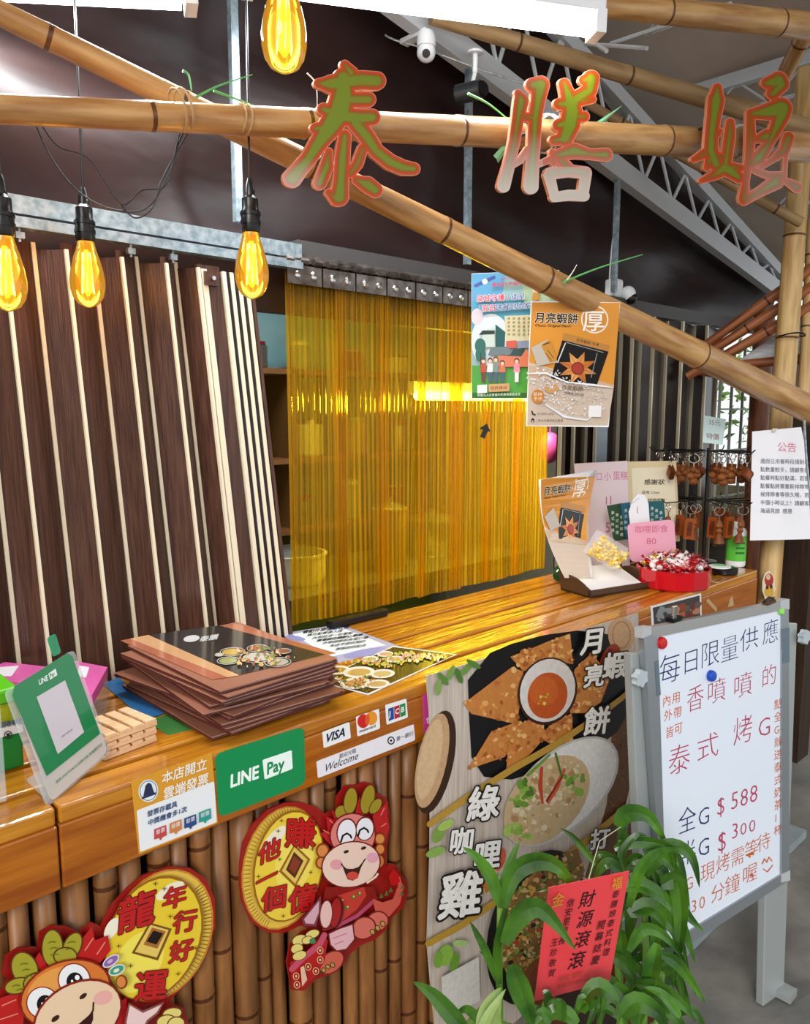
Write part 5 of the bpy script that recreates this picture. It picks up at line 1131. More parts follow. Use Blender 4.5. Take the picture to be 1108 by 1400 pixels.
M().box(c, (.04, .02, .01)).build('jaw', blackm, t); bevel(M().box(c+V((0, 0, .017)), (.016, .008, .03)).build('lever', chrome, t), .003)
c = wq(1052, 823, .004); t = thing('bulldog_clip', 'dark rusty clip on the whiteboard top edge right', 'clip', c)
M().box(c, (.05, .016, .008)).build('jaw', mat('rusty_metal', '6a4a34', .5, metal=.6), t); M().tube([c+V((-.03, 0, .006)), c+V((0, 0, .012)), c+V((.03, 0, .006))], .003, 6).build('lever', blackm, t)

# ================================================================= RED CARD + PLANT
CN = plane_of(240, -15); CP = P(748, 1214, D=1.34)
cq = [(750, 1214), (861, 1191), (834, 1342), (731, 1369)]
rc = thing('red_greeting_card', 'red laminated opening congratulation card hanging among the plant leaves', 'card', on(CP, CN, 800, 1205))
M().prism([on(CP, CN, *q) for q in cq], CN*-.0012).build('sheet', mat('coral_red_card', 'e8434a', .3, coat=.5), rc)
p = Pr(CP, CN); CL = '32181c'
for s_, x, y, sz in (('財', 790, 1241, 24), ('源', 787, 1268, 24), ('滾', 783, 1296, 24), ('滾', 775, 1325, 25)): p.text(s_, x, y, (sz*.92, -sz*.2), (sz*.15, -sz), CL, .012, .15)
for k, s_ in enumerate('泰膳娘泰式料理'): p.text(s_, 836-k*2.2, 1228+k*13.2, (10, -2), (2, -11), CL, .005, .15)
for k, s_ in enumerate('開幕誌慶'): p.text(s_, 815-k*2.6, 1271+k*16, (12, -2.5), (2, -13), CL, .005, .15)
for k, s_ in enumerate('信安里里長'): p.text(s_, 774-k*3, 1240+k*13, (11, -2.2), (2, -12), CL, .005, .15)
for k, s_ in enumerate('黃玉珍敬賀'[0:5]): p.text(s_, 755-k*1.8, 1290+k*13, (10, -2), (2, -11), CL, .005, .15) if False else None
for k, s_ in enumerate('玉珍敬賀'): p.text(s_, 752-k*1.2, 1294+k*14, (10, -2), (2, -11), CL, .005, .15)
p.text('金', 754, 1240, (17, -4), (3, -20), 'd88a34', .02).text('福', 836, 1216, (15, -3.5), (2, -18), 'd88a34', .02)
p.text('祝賀', 762, 1344, (18, -5), (2, -9), 'c04a30', 0); p.text('蘆洲區信安里辦公處', 762, 1352, (5, -1.3), (0, -6), 'b04030'); p.done('printed_text', rc, PRINT)

lf1 = mat('dracaena_leaf', '244a0f', .28, col2='4c7c20', nscale=(1, 1, 1), noise=14, object_var=.25, coat=.2)
lf2 = mat('dracaena_leaf_pale', '7c9c4c', .35, col2='a3b878', noise=18)
stalkm = mat('lucky_bamboo_stalk', '5c8a34', .4, col2='7ca24a', noise=10)
pl = thing('dracaena_plant', 'potted dracaena with arching glossy leaves before the food banner', 'plant', (1.35, .9, 0))
pc = V((1.40, .87, 0))
M().lathe([(.10, 0), (.12, .01), (.15, .2), (.155, .25), (.14, .25), (.135, .22)], pc, 24).build('pot', mat('brown_glazed_pot', '6a3a24', .3), pl, smooth=True)
M().lathe([(.135, .0), (.137, .215), (.02, .225)], pc, 20).build('soil', mat('soil', '2a1e16', .9), pl)
def leaf(pts, wpx, D, mt=lf1, dd=0, roll=None):
    if not isinstance(D, (list, tuple)): D = [D]*len(pts)
    c = [P(u, v, D=d) for (u, v), d in zip(pts, D)]
    # resample quadratic-ish via Catmull
    q = []; n = 12
    for k in range(n+1):
        t = k/n*(len(c)-1); i = min(int(t), len(c)-2); f = t-i
        p0 = c[max(i-1, 0)]; p1 = c[i]; p2 = c[i+1]; p3 = c[min(i+2, len(c)-1)]
        q.append(.5*((2*p1)+(p2-p0)*f+(2*p0-5*p1+4*p2-p3)*f*f+(3*p1-p0-3*p2+p3)*f**3))
    wm = .85*wpx*sum(D)/len(D)/FPX; roll = random.uniform(-.5, .5) if roll is None else roll
    vs = []; fs = []
    for k in range(n+1):
        t = (q[min(k+1, n)]-q[max(k-1, 0)]).normalized(); view = (q[k]-CAM).normalized()
        s_ = t.cross(view).normalized(); nn = s_.cross(t).normalized(); s2 = s_*cos(roll)+nn*sin(roll); n2 = t.cross(s2)
        f = k/n; wd = wm*.62*(min(1, (f+.12)/.35)**.8*(1-max(0, (f-.35)/.65)**1.6)+.015)
        vs += [q[k]-s2*wd+n2*wd*.40, q[k]-s2*wd*.5+n2*wd*.2, q[k], q[k]+s2*wd*.5+n2*wd*.2, q[k]+s2*wd+n2*wd*.40]
    for k in range(n):
        for j in range(4): fs.append((k*5+j, k*5+j+1, (k+1)*5+j+1, (k+1)*5+j))
    M().add(vs, fs).build('leaf', mt, pl, smooth=True)
def stalk(pts, D, r=.007, mt=stalkm):
    if not isinstance(D, (list, tuple)): D = [D]*len(pts)
    c = [P(u, v, D=d) for (u, v), d in zip(pts, D)]
    b = V((pc.x+max(-.09, min(.09, c[0].x-pc.x)), pc.y+max(-.09, min(.09, c[0].y-pc.y)), .2))
    M().tube([b]+c, [r*1.25]+[r*(1-.35*i/len(c)) for i in range(len(c))], 8).build('stalk', mt, pl, smooth=True)
stalk([(684, 1400), (683, 1340), (684, 1240)], 1.42); stalk([(735, 1400), (760, 1340), (800, 1250)], 1.5); stalk([(850, 1400), (845, 1290), (850, 1150)], 1.58, .009); stalk([(880, 1400), (884, 1300), (880, 1200)], 1.55, .008); stalk([(900, 1400), (905, 1330)], 1.5, .008); stalk([(640, 1400), (665, 1372)], 1.4, .006)
Ls = [([(684, 1238), (672, 1200), (652, 1172), (633, 1158)], 17, 1.42), ([(684, 1240), (692, 1205), (703, 1170), (711, 1150)], 15, 1.42), ([(688, 1240), (702, 1195), (728, 1178), (756, 1180), (778, 1202), (786, 1230)], 24, 1.38),
      ([(690, 1290), (710, 1252), (735, 1240), (760, 1262), (788, 1300)], 26, 1.25), ([(682, 1345), (665, 1300), (652, 1275), (643, 1260)], 11, 1.42), ([(700, 1318), (712, 1350), (722, 1380), (730, 1410)], 29, 1.35),
      ([(640, 1415), (615, 1385), (590, 1358), (565, 1342)], 22, 1.35), ([(684, 1345), (680, 1300), (690, 1250), (700, 1215)], 11, 1.41), ([(684, 1350), (676, 1320), (655, 1300)], 9, 1.43),
      ([(845, 1130), (858, 1112), (888, 1117), (915, 1160)], 22, 1.55), ([(880, 1165), (920, 1156), (946, 1172), (957, 1214)], 17, 1.52), ([(840, 1160), (870, 1150), (915, 1158), (925, 1190)], 16, 1.52),
      ([(905, 1210), (926, 1205), (932, 1262), (921, 1346)], 25, 1.48), ([(850, 1215), (880, 1212), (915, 1236), (925, 1260)], 20, 1.5), ([(860, 1250), (890, 1240), (920, 1268), (930, 1300)], 22, 1.5), ([(850, 1270), (852, 1300), (862, 1330), (870, 1350)], 25, 1.5),
      ([(905, 1305), (925, 1315), (945, 1340), (965, 1372)], 16, 1.46), ([(870, 1345), (900, 1350), (930, 1370), (952, 1398)], 17, 1.45), ([(835, 1305), (860, 1320), (885, 1345), (895, 1375)], 20, 1.5), ([(890, 1365), (910, 1375), (930, 1400), (945, 1430)], 18, 1.45),
      ([(815, 1182), (798, 1160), (782, 1142), (766, 1132)], 9, 1.5), ([(855, 1190), (852, 1165), (870, 1142), (886, 1143)], 10, 1.5), ([(855, 1200), (835, 1180), (820, 1190), (812, 1210)], 14, 1.52),
      ([(860, 1240), (875, 1190), (900, 1165), (935, 1160)], 14, 1.5), ([(845, 1180), (850, 1140), (840, 1115)], 16, 1.6), ([(860, 1300), (880, 1270), (910, 1280), (940, 1320)], 15, 1.47),
      ([(800, 1260), (780, 1235), (755, 1215), (735, 1220)], 10, 1.5), ([(845, 1370), (820, 1350), (800, 1365), (780, 1400)], 22, 1.4), ([(850, 1390), (870, 1370), (900, 1385), (915, 1420)], 24, 1.4), ([(790, 1400), (770, 1385), (745, 1390), (720, 1420)], 20, 1.38),
      ([(840, 1345), (862, 1375), (870, 1410)], 20, 1.42), ([(900, 1290), (892, 1330), (880, 1375), (872, 1410)], 22, 1.46), ([(905, 1230), (900, 1270), (890, 1310)], 18, 1.5), ([(870, 1200), (866, 1240), (858, 1290)], 22, 1.56), ([(885, 1180), (905, 1190), (915, 1230)], 18, 1.56),
      ([(930, 1390), (905, 1360), (880, 1350)], 14, 1.44), ([(660, 1400), (640, 1380), (625, 1385)], 12, 1.38)]
for pts, wpx, D in Ls: leaf(pts, wpx, D)
rnd = random.Random(5)
for k in range(40):
    u = rnd.choice([846, 852, 880, 886, 900])+rnd.uniform(-6, 6); v = rnd.uniform(1180, 1400); sg = rnd.choice([-1, 1, 1]); L_ = rnd.uniform(45, 85)*(.6 if sg < 0 else .8); D = rnd.uniform(1.52, 1.66); h_ = rnd.uniform(-25, 25)
    leaf([(u, v), (u+sg*L_*.35, v-18-h_*.5), (u+sg*L_*.7, v-8+h_*.2), (u+sg*L_, v+rnd.uniform(15, 60))], rnd.uniform(11, 19), D)
for k in range(10):
    u = rnd.uniform(740, 830); v = rnd.uniform(1375, 1410); a = rnd.uniform(-2.4, -.7); L_ = rnd.uniform(25, 45)
    leaf([(u, v), (u+L_*.6*cos(a), v+L_*.6*sin(a)), (u+L_*cos(a)*1.2, v+L_*sin(a)*.6)], rnd.uniform(12, 18), rnd.uniform(1.34, 1.45))
leaf([(670, 1420), (672, 1385), (685, 1350)], 34, 1.36, lf2, roll=.2); leaf([(655, 1425), (668, 1390), (692, 1352)], 14, 1.34, lf2, roll=.2)
# hanging thread for the card
M().tube([on(CP, CN, 805, 1203), P(820, 1150, D=1.45), P(850, 1130, D=1.55)], .0008, 5).build('hanging_thread', whitec, rc)
# leaves tucked behind the second sign character
t = thing('leaf_spray', 'pale green leaf blades tucked behind the second sign character', 'leaf', fp(760, 180, .05))
for pts, wd in (([(795, 188), (815, 172), (850, 145)], .018), ([(755, 205), (790, 185), (795, 188)], .008), ([(678, 218), (688, 205), (696, 198)], .02)):
    c = [fp(u, v, .085) for u, v in pts]; vs = []; 
    for k, q in enumerate(c):
        tt = (c[min(k+1, 2)]-c[max(k-1, 0)]).normalized(); s_ = tt.cross(FN).normalized(); wd_ = wd*(1, .8, .05)[k]; vs += [q-s_*wd_/2, q+FN*.003, q+s_*wd_/2]
    M().add(vs, [(0, 1, 4, 3), (1, 2, 5, 4), (3, 4, 7, 6), (4, 5, 8, 7)]).build('blade', mat('pale_leaf', '7fc092', .4), t)

# ================================================================= COUNTER RIGHT END
def T(u, v): return P(u, v, Z=ZT)
# brown card tray with business cards
tray = thing('card_tray', 'brown plastic card holder tray at counter front right', 'tray', T(848, 815))
br = mat('brown_tray_plastic', '4a3424', .35)
o0 = T(806, 818); ux = (T(893, 804)-T(806, 818)); ux.z = 0; Wt = ux.length; ux.normalize(); uy = V((-ux.y, ux.x, 0)); Rt = Matrix((ux, uy, V((0, 0, 1)))).transposed()
def tb_(x, y, z): return o0+ux*x+uy*y+V((0, 0, z+.001))
M().prism([tb_(0, 0, 0), tb_(Wt, 0, 0), tb_(Wt, .13, 0), tb_(0, .13, 0)], (0, 0, .006)).build('base', br, tray)
M().prism([tb_(0, 0, 0), tb_(Wt, 0, 0), tb_(Wt, 0, .022), tb_(0, 0, .022)], uy*.005).build('front_wall', br, tray)
for xx in (0, Wt-.006):
    M().prism([tb_(xx, 0, 0), tb_(xx, .13, 0), tb_(xx, .13, .05), tb_(xx, .10, .056), tb_(xx, .06, .05), tb_(xx, .03, .038), tb_(xx, 0, .022)], ux*.006).build('side_wall', br, tray)
M().prism([tb_(0, .125, 0), tb_(Wt, .125, 0), tb_(Wt, .14, .06), tb_(0, .14, .06)], uy*.005).build('back_wall', br, tray)
wc = thing('business_cards', 'white business cards fanned in the brown tray', 'cards', tb_(.05, .05, .02))
for k in range(5):
    M().prism([tb_(.03, .015+.02*k, .012+.007*k), tb_(Wt-.03, .012+.02*k, .012+.007*k), tb_(Wt-.035, .06+.02*k, .032+.007*k), tb_(.028, .063+.02*k, .032+.007*k)], (0, 0, .0012)).build('card', paper, wc)
p = Pr(tb_(.03, .015, .0135), (uy*-.02*1+V((0, 0, .048))).normalized()); 
# bent upright flyer behind the tray (curved sheet)
base_l, base_r = T(790, 800), T(842, 792)
flD = (T(842, 792)-T(782, 803)); flD.z = 0; flD.normalize(); flN = V((flD.y, -flD.x, 0))
Q = dict(tl=P(737, 656, D=2.42), tr=P(816, 642, D=2.62), bl=tb_(-.012, .10, .045), br=tb_(.075, .06, .045))
def curved(a, b, z=0):   # a across 0..1, b down 0..1
    top_ = Q['tl'].lerp(Q['tr'], a); bot = Q['bl'].lerp(Q['br'], a)
    q = top_.lerp(bot, b); sag = sin(pi*b)*.028
    n = (Q['tr']-Q['tl']).cross(Q['bl']-Q['tl']).normalized()
    if n.dot(q-CAM) > 0: n = -n
    return q - n*(sag-z) 
fl = thing('pancake_flyer', 'bent orange shrimp pancake flyer standing behind the card tray', 'flyer', Q['bl'])
fm = M().grid(lambda a, b: curved(a, b), 6, 14).build('sheet', glossp, fl, smooth=True); solid(fm, .0008)
def fn(x, y, z):  # poster print coordinates of shrimp_poster -> sheet
    a = (x-452)/(1035-452) if True else 0; b = (y-305)/(1115-305)
    return curved(min(max(a, .0), 1), min(max(b, 0), 1), z)
p = Pr((0, 0, 0), (0, 0, 1), fn=fn); p.o = (0, 0); p.sc = 1
p.z = .001
for bb in range(14): pass
_P = p.poly
def cpoly(pts, col):
    # subdivide long edges so the print hugs the curve
    xs = [q[0] for q in pts]; ys = [q[1] for q in pts]
    if max(ys)-min(ys) > 200:
        y0, y1 = min(ys), max(ys); n = 10; p.up(); c = H(col)
        def xr(y):
            X = []
            for i in range(len(pts)):
                (xa, ya), (xb, yb2) = pts[i], pts[(i+1) % len(pts)]
                if (ya-y)*(yb2-y) <= 0 and ya != yb2: X.append(xa+(xb-xa)*(y-ya)/(yb2-ya))
            return (min(X), max(X)) if X else None
        rows = [y0+.5+(y1-y0-1)*k/n for k in range(n+1)]
        for k in range(n):
            A, B = xr(rows[k]), xr(rows[k+1])
            if A and B: p.m.add([p.pt(A[0], rows[k]), p.pt(A[1], rows[k]), p.pt(B[1], rows[k+1]), p.pt(B[0], rows[k+1])], [(0, 1, 2, 3)], c)
        return p
    return _P(pts, col)
p.poly = cpoly; shrimp_poster(p, False); p.done('printed_artwork', fl, PRINTG)

# red candy box
cb = T(930, 790); cb = P(937, 806, Z=ZT); RC = .118
cc = V((cb.x+.035, cb.y+.06, ZT+.001))
tbx = thing('candy_box', 'round glossy red box heaped with wrapped candies', 'box', cc)
m = M(); prof = [(RC*.96, 0), (RC, .006), (RC, .062), (RC-.004, .062), (RC-.004, .008), (.01, .008)]
m.lathe(prof, cc, 12).build('bowl', mat('glossy_red_plastic', 'c20f1e', .15, coat=.6), tbx)
wraps = [mat('wrapper_red', 'b5161e', .2, metal=.3), mat('wrapper_white', 'e8dfe0', .25), mat('wrapper_dark_red', '7c0f18', .25, metal=.3), mat('wrapper_gold', 'c8a03a', .25, metal=.5), mat('wrapper_mix', 'd8a8a8', .25, col2='a81420', noise=60, lo=.45, hi=.5)]
def candy_mesh(mt):
    m = M(); m.sphere((0, 0, 0), (.014, .009, .007), 8, 5)
    for s_ in (-1, 1): m.add([(s_*.012, 0, 0), (s_*.024, -.008, .003), (s_*.026, 0, -.002), (s_*.024, .008, .004)], [(0, 1, 2, 3)])
    return m.mesh('candy', mt, True)
cms = [candy_mesh(w_) for w_ in wraps]; cn = ['red wrapped', 'white wrapped', 'dark red wrapped', 'gold wrapped', 'red and white wrapped']
for k in range(74):
    r = (RC-.022)*sqrt((k+.5)/74); a = k*2.4; h = .058+.042*(1-(r/RC)**2)*rnd.uniform(.6, 1.1)
    v_ = rnd.choice([0, 0, 1, 1, 1, 2, 4, 4, 4, 3] if k % 5 else [1, 4])
    o = bpy.data.objects.new('candy', cms[v_]); COL.objects.link(o); o.scale = (1.25,)*3; o.location = cc+V((r*cos(a), r*sin(a), h)); o.rotation_euler = (rnd.uniform(-.5, .5), rnd.uniform(-.6, .6), rnd.uniform(0, 6))
    tag(o, cn[v_]+' candy in the heap of the red box', 'candy', cn[v_]+' candies heaped in the red box')
M().lathe([(.10, .012), (.10, .05), (.06, .075), (.02, .085)], cc, 12).build('candy_filling', wraps[4], tbx, kind='stuff')
# snack packet standing in candy
def packet(name, lab, u, v, D, w_, h_, mt, tilt, az=225, cat='packet'):
    c = P(u, v, D=D); n = plane_of(az, 10); x = V((0, 0, 1)).cross(n).normalized(); y = n.cross(x); R = Matrix((x, y, n)).transposed() @ Matrix.Rotation(tilt, 3, 'Z')
    m = M()
    def f(a, b):
        e = sin(pi*min(1, max(0, a)))*sin(pi*min(1, max(0, b)))
        return c+R @ V(((a-.5)*w_, (b-.5)*h_, .012*e**.5))
    def g(a, b): e = sin(pi*a)*sin(pi*b); return c+R @ V(((a-.5)*w_, (b-.5)*h_, -.010*max(e, 0)**.5))
    m.grid(f, 8, 8); m.grid(g, 8, 8)
    return m.build(name, mt, label=lab, cat=cat, smooth=True)
packet('snack_packet', 'brown and red snack packet tucked into the candy', 873, 745, 2.72, .05, .06, mat('packet_brown', '7c3a24', .2, col2='b8452c', noise=25, metal=.3), -.4)
packet('snack_packet', 'small blue foil packet behind candy heap', 912, 747, 2.78, .06, .03, mat('packet_blue', '7fa4c0', .2, metal=.4), -.1)
# bag of yellow sweets
yb_ = packet('sweet_bag', 'clear bag of yellow and cream jelly sweets leaning by flyer', 829, 752, 2.52, .12, .085, mat('clear_film', 'ffffff', .05, alpha=.12), -.55, cat='bag')
ybm = mat('yellow_jelly', 'd8b018', .3, col2='f0dc8c', noise=40); m = M()
n0 = plane_of(225, 10); x0_ = V((0, 0, 1)).cross(n0).normalized(); y0_ = n0.cross(x0_)
for k in range(70):
    a = rnd.uniform(-.048, .055); b = rnd.uniform(-.032, .03); q = P(832, 755, D=2.52)+(x0_*cos(-.55)+y0_*sin(-.55))*a+(y0_*cos(-.55)-x0_*sin(-.55))*b+n0*rnd.uniform(-.005, .007)
    m.box(q, (.02, .010, .008), Matrix.Rotation(rnd.uniform(0, 3), 3, V((rnd.random(), rnd.random(), .3)).normalized()))
o = m.build('jelly_sweets', ybm, yb_, kind='stuff')
# green glass bottle lying behind
a = T(775, 797); gbt = thing('green_glass_ornament', 'small dark green glass bottle lying behind the flyer foot', 'bottle', a)
M().tube([a+V((-.01, .03, .02)), a+V((.03, .05, .024)), a+V((.07, .06, .022)), a+V((.10, .065, .02))], [.016, .024, .02, .008], 12).build('body', mat('green_glass', '0f6a3c', .08, trans=.6), gbt, smooth=True)
# backing signs standing behind: helper for upright sheets at plane
def upsheet(name, lab, quad, D, az, el, mt, cat='sign', uv=None, th=.0015):
    n = plane_of(az, el); c = P(uv[0], uv[1], D=D) if uv else P(quad[0][0], quad[0][1], D=D)
    t = thing(name, lab, cat, on(c, n, *quad[-1])); M().prism([on(c, n, *q) for q in quad], n*-th).build('sheet', mt, t)
    return t, Pr(c, n)
lil = mat('pale_lilac_card', 'd8c8d0', .5)
t, p = upsheet('handwritten_price_sign', 'pale sheet with pink handwriting standing behind the orange flyer', [(785, 634), (858, 630), (862, 780), (800, 780)], 2.78, 238, -5, lil)
p.text('小', 826, 656, (10, 0), (0, -13), 'c86a9c').text('蛋糕', 838, 655, (10.5, 0), (0, -13), 'c86a9c').text('口', 815, 656, (9, 0), (0, -12), 'c86a9c').text('1', 826, 690, (14, 0), (0, -16), 'b85a8c').text('1', 832, 689, (14, 0), (0, -16), 'b85a8c').text('5', 828, 728, (14, 0), (0, -20), 'b85a8c'); p.done('handwriting', t)
t, p = upsheet('certificate', 'cream framed thank-you certificate behind the keychain rack', [(857, 631), (925, 630), (930, 740), (862, 745)], 2.86, 238, -5, mat('cream_paper', 'd6c49c', .5), 'certificate')
p.poly([(864, 640), (922, 638), (926, 735), (868, 740)], 'e4dac0').text('感謝狀', 881, 662, (9.5, 0), (0, -8), '2c2620', .02).text('茲有 Chen', 878, 675, (5.5, 0), (0, -5), '3c342c', .01).text('特頒感謝', 886, 686, (6, 0), (0, -5.5), '3c342c', .01); p.done('printed_text', t)
for lab, q, c in (('dark green booklet with white title standing behind sweets', [(831, 692), (852, 688), (858, 737), (841, 740)], '2a4a34'), ('teal booklet beside the dark green one', [(849, 689), (862, 687), (868, 735), (857, 738)], '22607a'), ('teal booklet right of the white gift tag', [(885, 686), (908, 685), (911, 715), (887, 716)], '1c545c')):
    t, p = upsheet('booklet', lab, q, 2.74, 240, -5, mat('booklet_'+c, c, .4), 'booklet', th=.006)
    for k in range(3):
        x = q[0][0]+5+k*6
        if x < q[1][0]-3:
            for j in range(4): p.text('泰式料理'[j], x, q[0][1]+11+j*8+k*3, (4.4, -.3), (0, -5), 'c8d8cc', .01)
    p.done('printed_text', t)
t, p = upsheet('gift_tag', 'white tag shaped paper with pink writing between booklets', [(860, 700), (866, 683), (873, 675), (882, 677), (887, 688), (889, 716), (862, 716)], 2.70, 240, -5, paper, 'tag', uv=(870, 700))
p.text('1', 869, 702, (12, 0), (0, -14), 'c07a9c').stroke([(862, 690), (874, 681)], 'b8b8c0', 1); p.done('handwriting', t)
t, p = upsheet('pink_sign', 'pink rounded handwritten card standing behind the candy box', rnd_quad([(858, 716), (922, 710), (926, 768), (862, 768)], .12), 2.66, 240, -5, mat('pink_paper', 'e0a0b4', .5), uv=(870, 730))
p.text('咖哩即食', 868, 728, (11.5, -.3), (0, -11), 'c45a7c').text('80', 884, 744, (14, 0), (0, -12), 'c45a7c'); p.done('handwriting', t)
# keychain rack
kb0 = T(972, 770); kx, ky = kb0.x, kb0.y+.03
rk = thing('keychain_rack', 'black two tier wire rotating rack with price card on top', 'rack', (kx, ky, ZT))
M().lathe([(.05, 0), (.05, .006), (.012, .012)], (kx, ky, ZT+.001), 20).build('base', black, rk)
zt2 = P(972, 612, D=2.9).z; z1 = P(972, 680, D=2.9).z
dk = (V((kx, ky, 0))-V((0, 0, 0))).length
def zat(v): r = ray(972, v); t_ = dk/sqrt(r.x**2+r.y**2); return CAM.z+r.z*t_
zA, zB = zat(616), zat(683)
M().tube([(kx, ky, ZT+.005), (kx, ky, zA+.01)], .006, 10).build('pole', black, rk)
kr = [mat('carved_wood_a', '4e220e', .45, col2='6e3616', noise=40, spec=.3), mat('carved_wood_b', '6e3a18', .45, col2='8a5226', noise=30, spec=.3), mat('orange_wood', '8e4212', .45, spec=.3)]
ringm = mat('key_ring_metal', 'b8b0a8', .2, metal=1)
def charm(kind):
    t = thing('keychain', '', 'keychain', (0, 0, 0), None)
    M().tube([(.011*sin(k*pi/8), 0, -.012+.011*cos(k*pi/8)) for k in range(17)], .0011, 5).build('split_ring', ringm, t, smooth=True)
    M().tube([(0, 0, -.022), (0, .001, -.034)], .0016, 5).build('link', ringm, t)
    m = M()
    if kind == 0:
        m.sphere((0, 0, -.04), .0075, 8, 6); m.sphere((.007, .003, -.052), .009, 8, 6); m.sphere((-.007, -.002, -.055), .0095, 8, 6); m.sphere((0, 0, -.068), .010, 8, 6); m.sphere((.006, -.005, -.044), .006, 8, 5)
        m.build('gourd_charm', kr[1], t, smooth=True)
    elif kind == 1:
        m.box((0, 0, -.06), (.020, .009, .052)).build('plaque', kr[2], t); M().box((0, -.0052, -.06), (.010, .0006, .036)).build('engraving', kr[0], t)
    elif kind == 2:
        m.lathe([(.002, -.034), (.006, -.04), (.008, -.05), (.004, -.056), (.007, -.062), (.004, -.07), (.009, -.08), (.012, -.092), (.004, -.096)][::-1], (0, 0, 0), 10).build('broom_charm', kr[1], t, smooth=True)
    else:
        m.box((0, 0, -.05), (.026, .010, .026), Matrix.Rotation(.7, 3, 'Y')).build('cube_charm', kr[0], t)
        M().box((0, -.0055, -.05), (.016, .0006, .016), Matrix.Rotation(.7, 3, 'Y')).build('engraving', kr[2], t)
    return t
protos = [charm(k) for k in range(4)]; used = [False]*4
names = ['carved gourd cluster keychain', 'long orange wood plaque keychain', 'turned wooden broom charm keychain', 'square carved wood charm keychain']
for tier, (zz_, seq, tn_) in enumerate(((zA, [0, 0, 0, 3, 1, 3, 0, 0, 3, 1, 0, 3], 'upper'), (zB, [1, 1, 2, 0, 1, 2, 1, 2, 2, 1, 1, 2], 'lower'))):
    for k in range(12):
        a = radians(k*30+10)+AZ*0; d = V((cos(a), sin(a), 0)); L_ = .215
        pts = [V((kx, ky, zz_)), V((kx, ky, zz_))+d*.09+V((0, 0, -.002)), V((kx, ky, zz_))+d*(L_-.02)+V((0, 0, -.004)), V((kx, ky, zz_))+d*L_+V((0, 0, .012))]
        M().tube(pts, .0024, 6).build('arm', black, rk)
        for j, rr in enumerate((.18, .12)):
            kk = seq[(k+j*5) % 12]; pos = V((kx, ky, zz_-.003))+d*rr
            if used[kk]: o = copy_tree(protos[kk])
            else: o = protos[kk]; used[kk] = True
            o.location = pos; o.rotation_euler = (rnd.uniform(-.08, .08), rnd.uniform(-.08, .08), a+pi/2+rnd.uniform(-.7, .7)); o.scale = (1.65, 1.65, 1.45)
            sd2 = (pos-V((kx, ky, zz_))); lr = 'left' if sd2.dot(RT) < 0 else 'right'; fb = 'front' if sd2.dot(V((FW.x, FW.y, 0))) < 0 else 'rear'; io = 'outer' if j == 0 else 'inner'
            o['label'] = '%s on %s rack tier, %s %s side, %s place' % (names[kk], tn_, fb, lr, io); o['group'] = '%ss, %s tier %s %s %s' % (names[kk], tn_, fb, lr, io)
# price card on rack
t, p = upsheet('price_card', 'folded pale green price card on top of the keychain rack', [(963, 568), (993, 573), (988, 608), (961, 605)], 2.86, 232, 5, mat('pale_green_paper', 'd4ecec', .5), 'card')
p.text('35元', 969, 580, (8.5, 1), (0, -9), '8a7a8c').text('特價', 966, 599, (9, 1), (0, -9), '9a7a7c', .01); p.done('handwriting', t)
n = plane_of(232, 5); c = P(963, 568, D=2.86); M().prism([on(c, n, 993, 573), on(c, n, 988, 608), on(c, n, 988, 608)+V((.02, .03, 0)), on(c, n, 993, 573)+V((.02, .03, .0))], (.001, 0, 0)).build('folded_flap', mat('green_flap', '9cc8a4', .5), t)
# round dish & bottle
a = T(1003, 786); t = thing('ink_pad_dish', 'round black dish with white and green lid by the rack', 'dish', a+V((.0, .03, 0)))
c = a+V((0, .035, .001))
M().lathe([(.045, 0), (.048, .004), (.048, .018), (.042, .022)], c, 24).build('base', black, t, smooth=True)
M().lathe([(.038, .022), (.038, .026), (.03, .028)], c+V((-.01, .01, 0)), 24).build('white_rim', white, t, smooth=True); M().lathe([(.022, .028), (.022, .0295)], c+V((-.01, .01, 0)), 20).build('green_centre', mat('mint_green', '7fc88a', .3), t)
a = T(1019, 777); c = a+V((.02, .045, .001)); t = thing('green_bottle', 'green labelled white bottle standing behind the keychains', 'bottle', c)
M().lathe([(.032, 0), (.035, .006), (.035, .13), (.03, .14), (.014, .146), (.014, .165), (.004, .168)], c, 20).build('body', white, t, smooth=True)
M().lathe([(.0356, .022), (.0356, .115)], c, 20).build('label', mat('bright_green_label', '57b83c', .3), t, smooth=True)
for k in range(3): M().box(c+V((-.026, -.027, .09-.018*k)), (.03, .003, .005), Matrix.Rotation(radians(-45), 3, 'Z')).build('label_line', mat('label_dark', '1c5a24', .4), t)

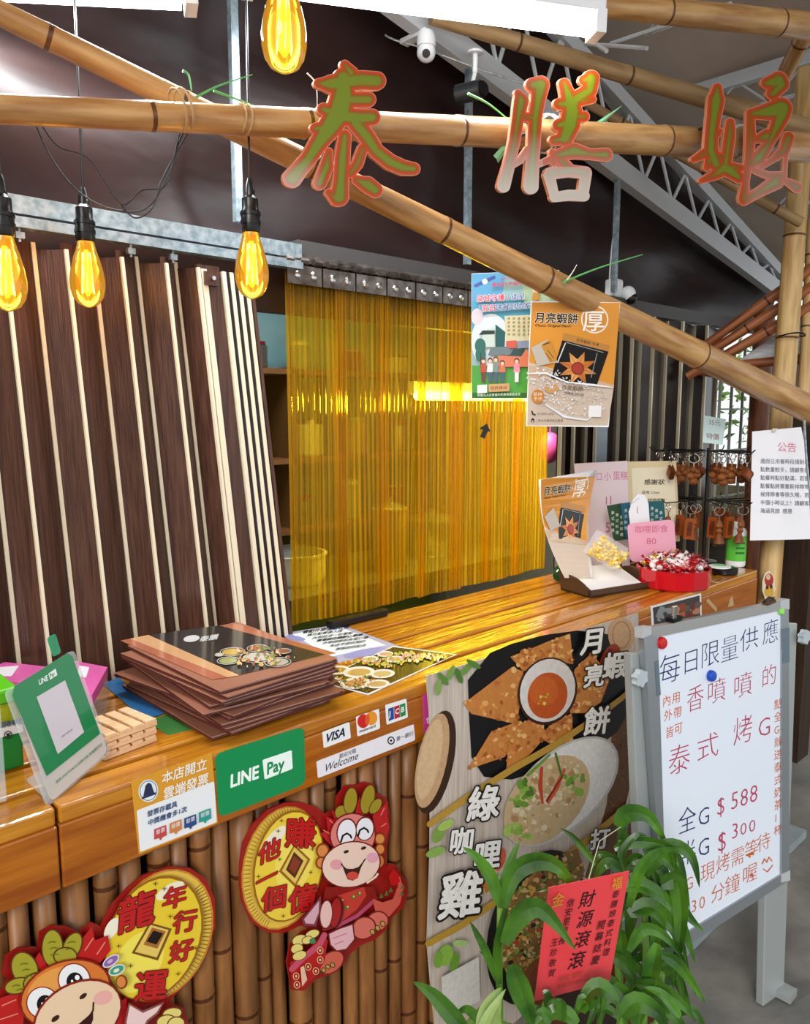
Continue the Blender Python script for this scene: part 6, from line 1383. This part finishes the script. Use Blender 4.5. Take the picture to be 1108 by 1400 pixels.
# ================================================================= CAMERAS, CABLES
c = fp(583, 62, -.25) if False else P(583, 60, D=2.15); t = thing('security_camera', 'white pan dome security camera high on the tarpaulin wall', 'camera', c)
M().lathe([(.012, .034), (.022, .03), (.026, .01), (.026, -.008)][::-1], c, 16).build('body', white, t, smooth=True)
M().sphere(c+V((0, 0, -.022)), .026, 14, 10).build('head', white, t, smooth=True); d = (CAM-c).normalized()
Rv = Matrix((d.cross(V((0, 0, 1))).normalized(), V((0, 0, 1)), -d)).transposed()
cl = c+V((0, 0, -.024)); M().tube([cl+d*.02, cl+d*.029], .011, 14).build('lens', black, t)
M().box(c+V((0, .04, .03)), (.03, .1, .012)).build('bracket', white, t)
c = P(650, 85, D=2.2); t = thing('security_camera', 'dark bullet camera on white bracket left of the second character', 'camera', c)
M().lathe([(.022, .022), (.022, .028), (.008, .03)], c, 16).tube([c+V((0, 0, .025)), c+V((0, 0, -.028))], .0075, 10).build('bracket', white, t, smooth=True)
cc2 = P(642, 130, D=2.2); sd_ = (RT*.9-FW*.5).normalized()
M().tube([cc2-RT*.035, cc2+RT*.03-FW*.03], .026, 16).build('body', mat('charcoal_plastic', '26282c', .3), t, smooth=True); M().tube([cc2+RT*.03-FW*.03, cc2+RT*.036-FW*.038], [.022, .020], 16).build('lens', black, t)
M().tube([c+V((0, 0, -.028)), cc2], .006, 8).build('bracket', white, t)
c = P(848, 398, D=3.0); t = thing('security_camera', 'white box camera with black lens above the dark shutter', 'camera', c)
bevel(M().box(c+V((-.01, .02, .01)), (.06, .05, .07)).build('body', white, t), .01); M().sphere(c+V((.025, -.02, -.01)), .03, 14, 8).build('head', white, t, smooth=True); M().sphere(c+V((.03, -.03, -.026)), .024, 14, 8).build('lens', black, t, smooth=True)
for lab, pts, D, r, mt in [('pale cable running from the batten to the white camera', [(480, 12), (530, 50), (580, 66), (660, 96), (715, 114)], 2.2, .003, steel),
                           ('thin white cable taped along the upright by second camera', [(850, 215), (848, 260), (838, 330), (834, 380), (836, 400)], 2.95, .003, white),
                           ('grey cable hanging at the right frame edge', [(1100, 575), (1104, 640), (1112, 700)], 2.6, .004, steel)]:
    M().tube(cat([P(u, v, D=D) for u, v in pts]), r, 6).build('cable', mt, label=lab, cat='cable', smooth=True)
# red scarf/pink item glimpsed in gap right of curtain
a = P(752, 612, Y=2.1); M().sphere(a, (.06, .05, .07), 12, 8).tube([a+V((0, 0, .06)), V((a.x, a.y, 2.40))], .004, 6).build('pink_bag', mat('pink_fabric', 'c0447c', .5), label='pink bag glimpsed right of the yellow curtain', cat='bag', smooth=True)
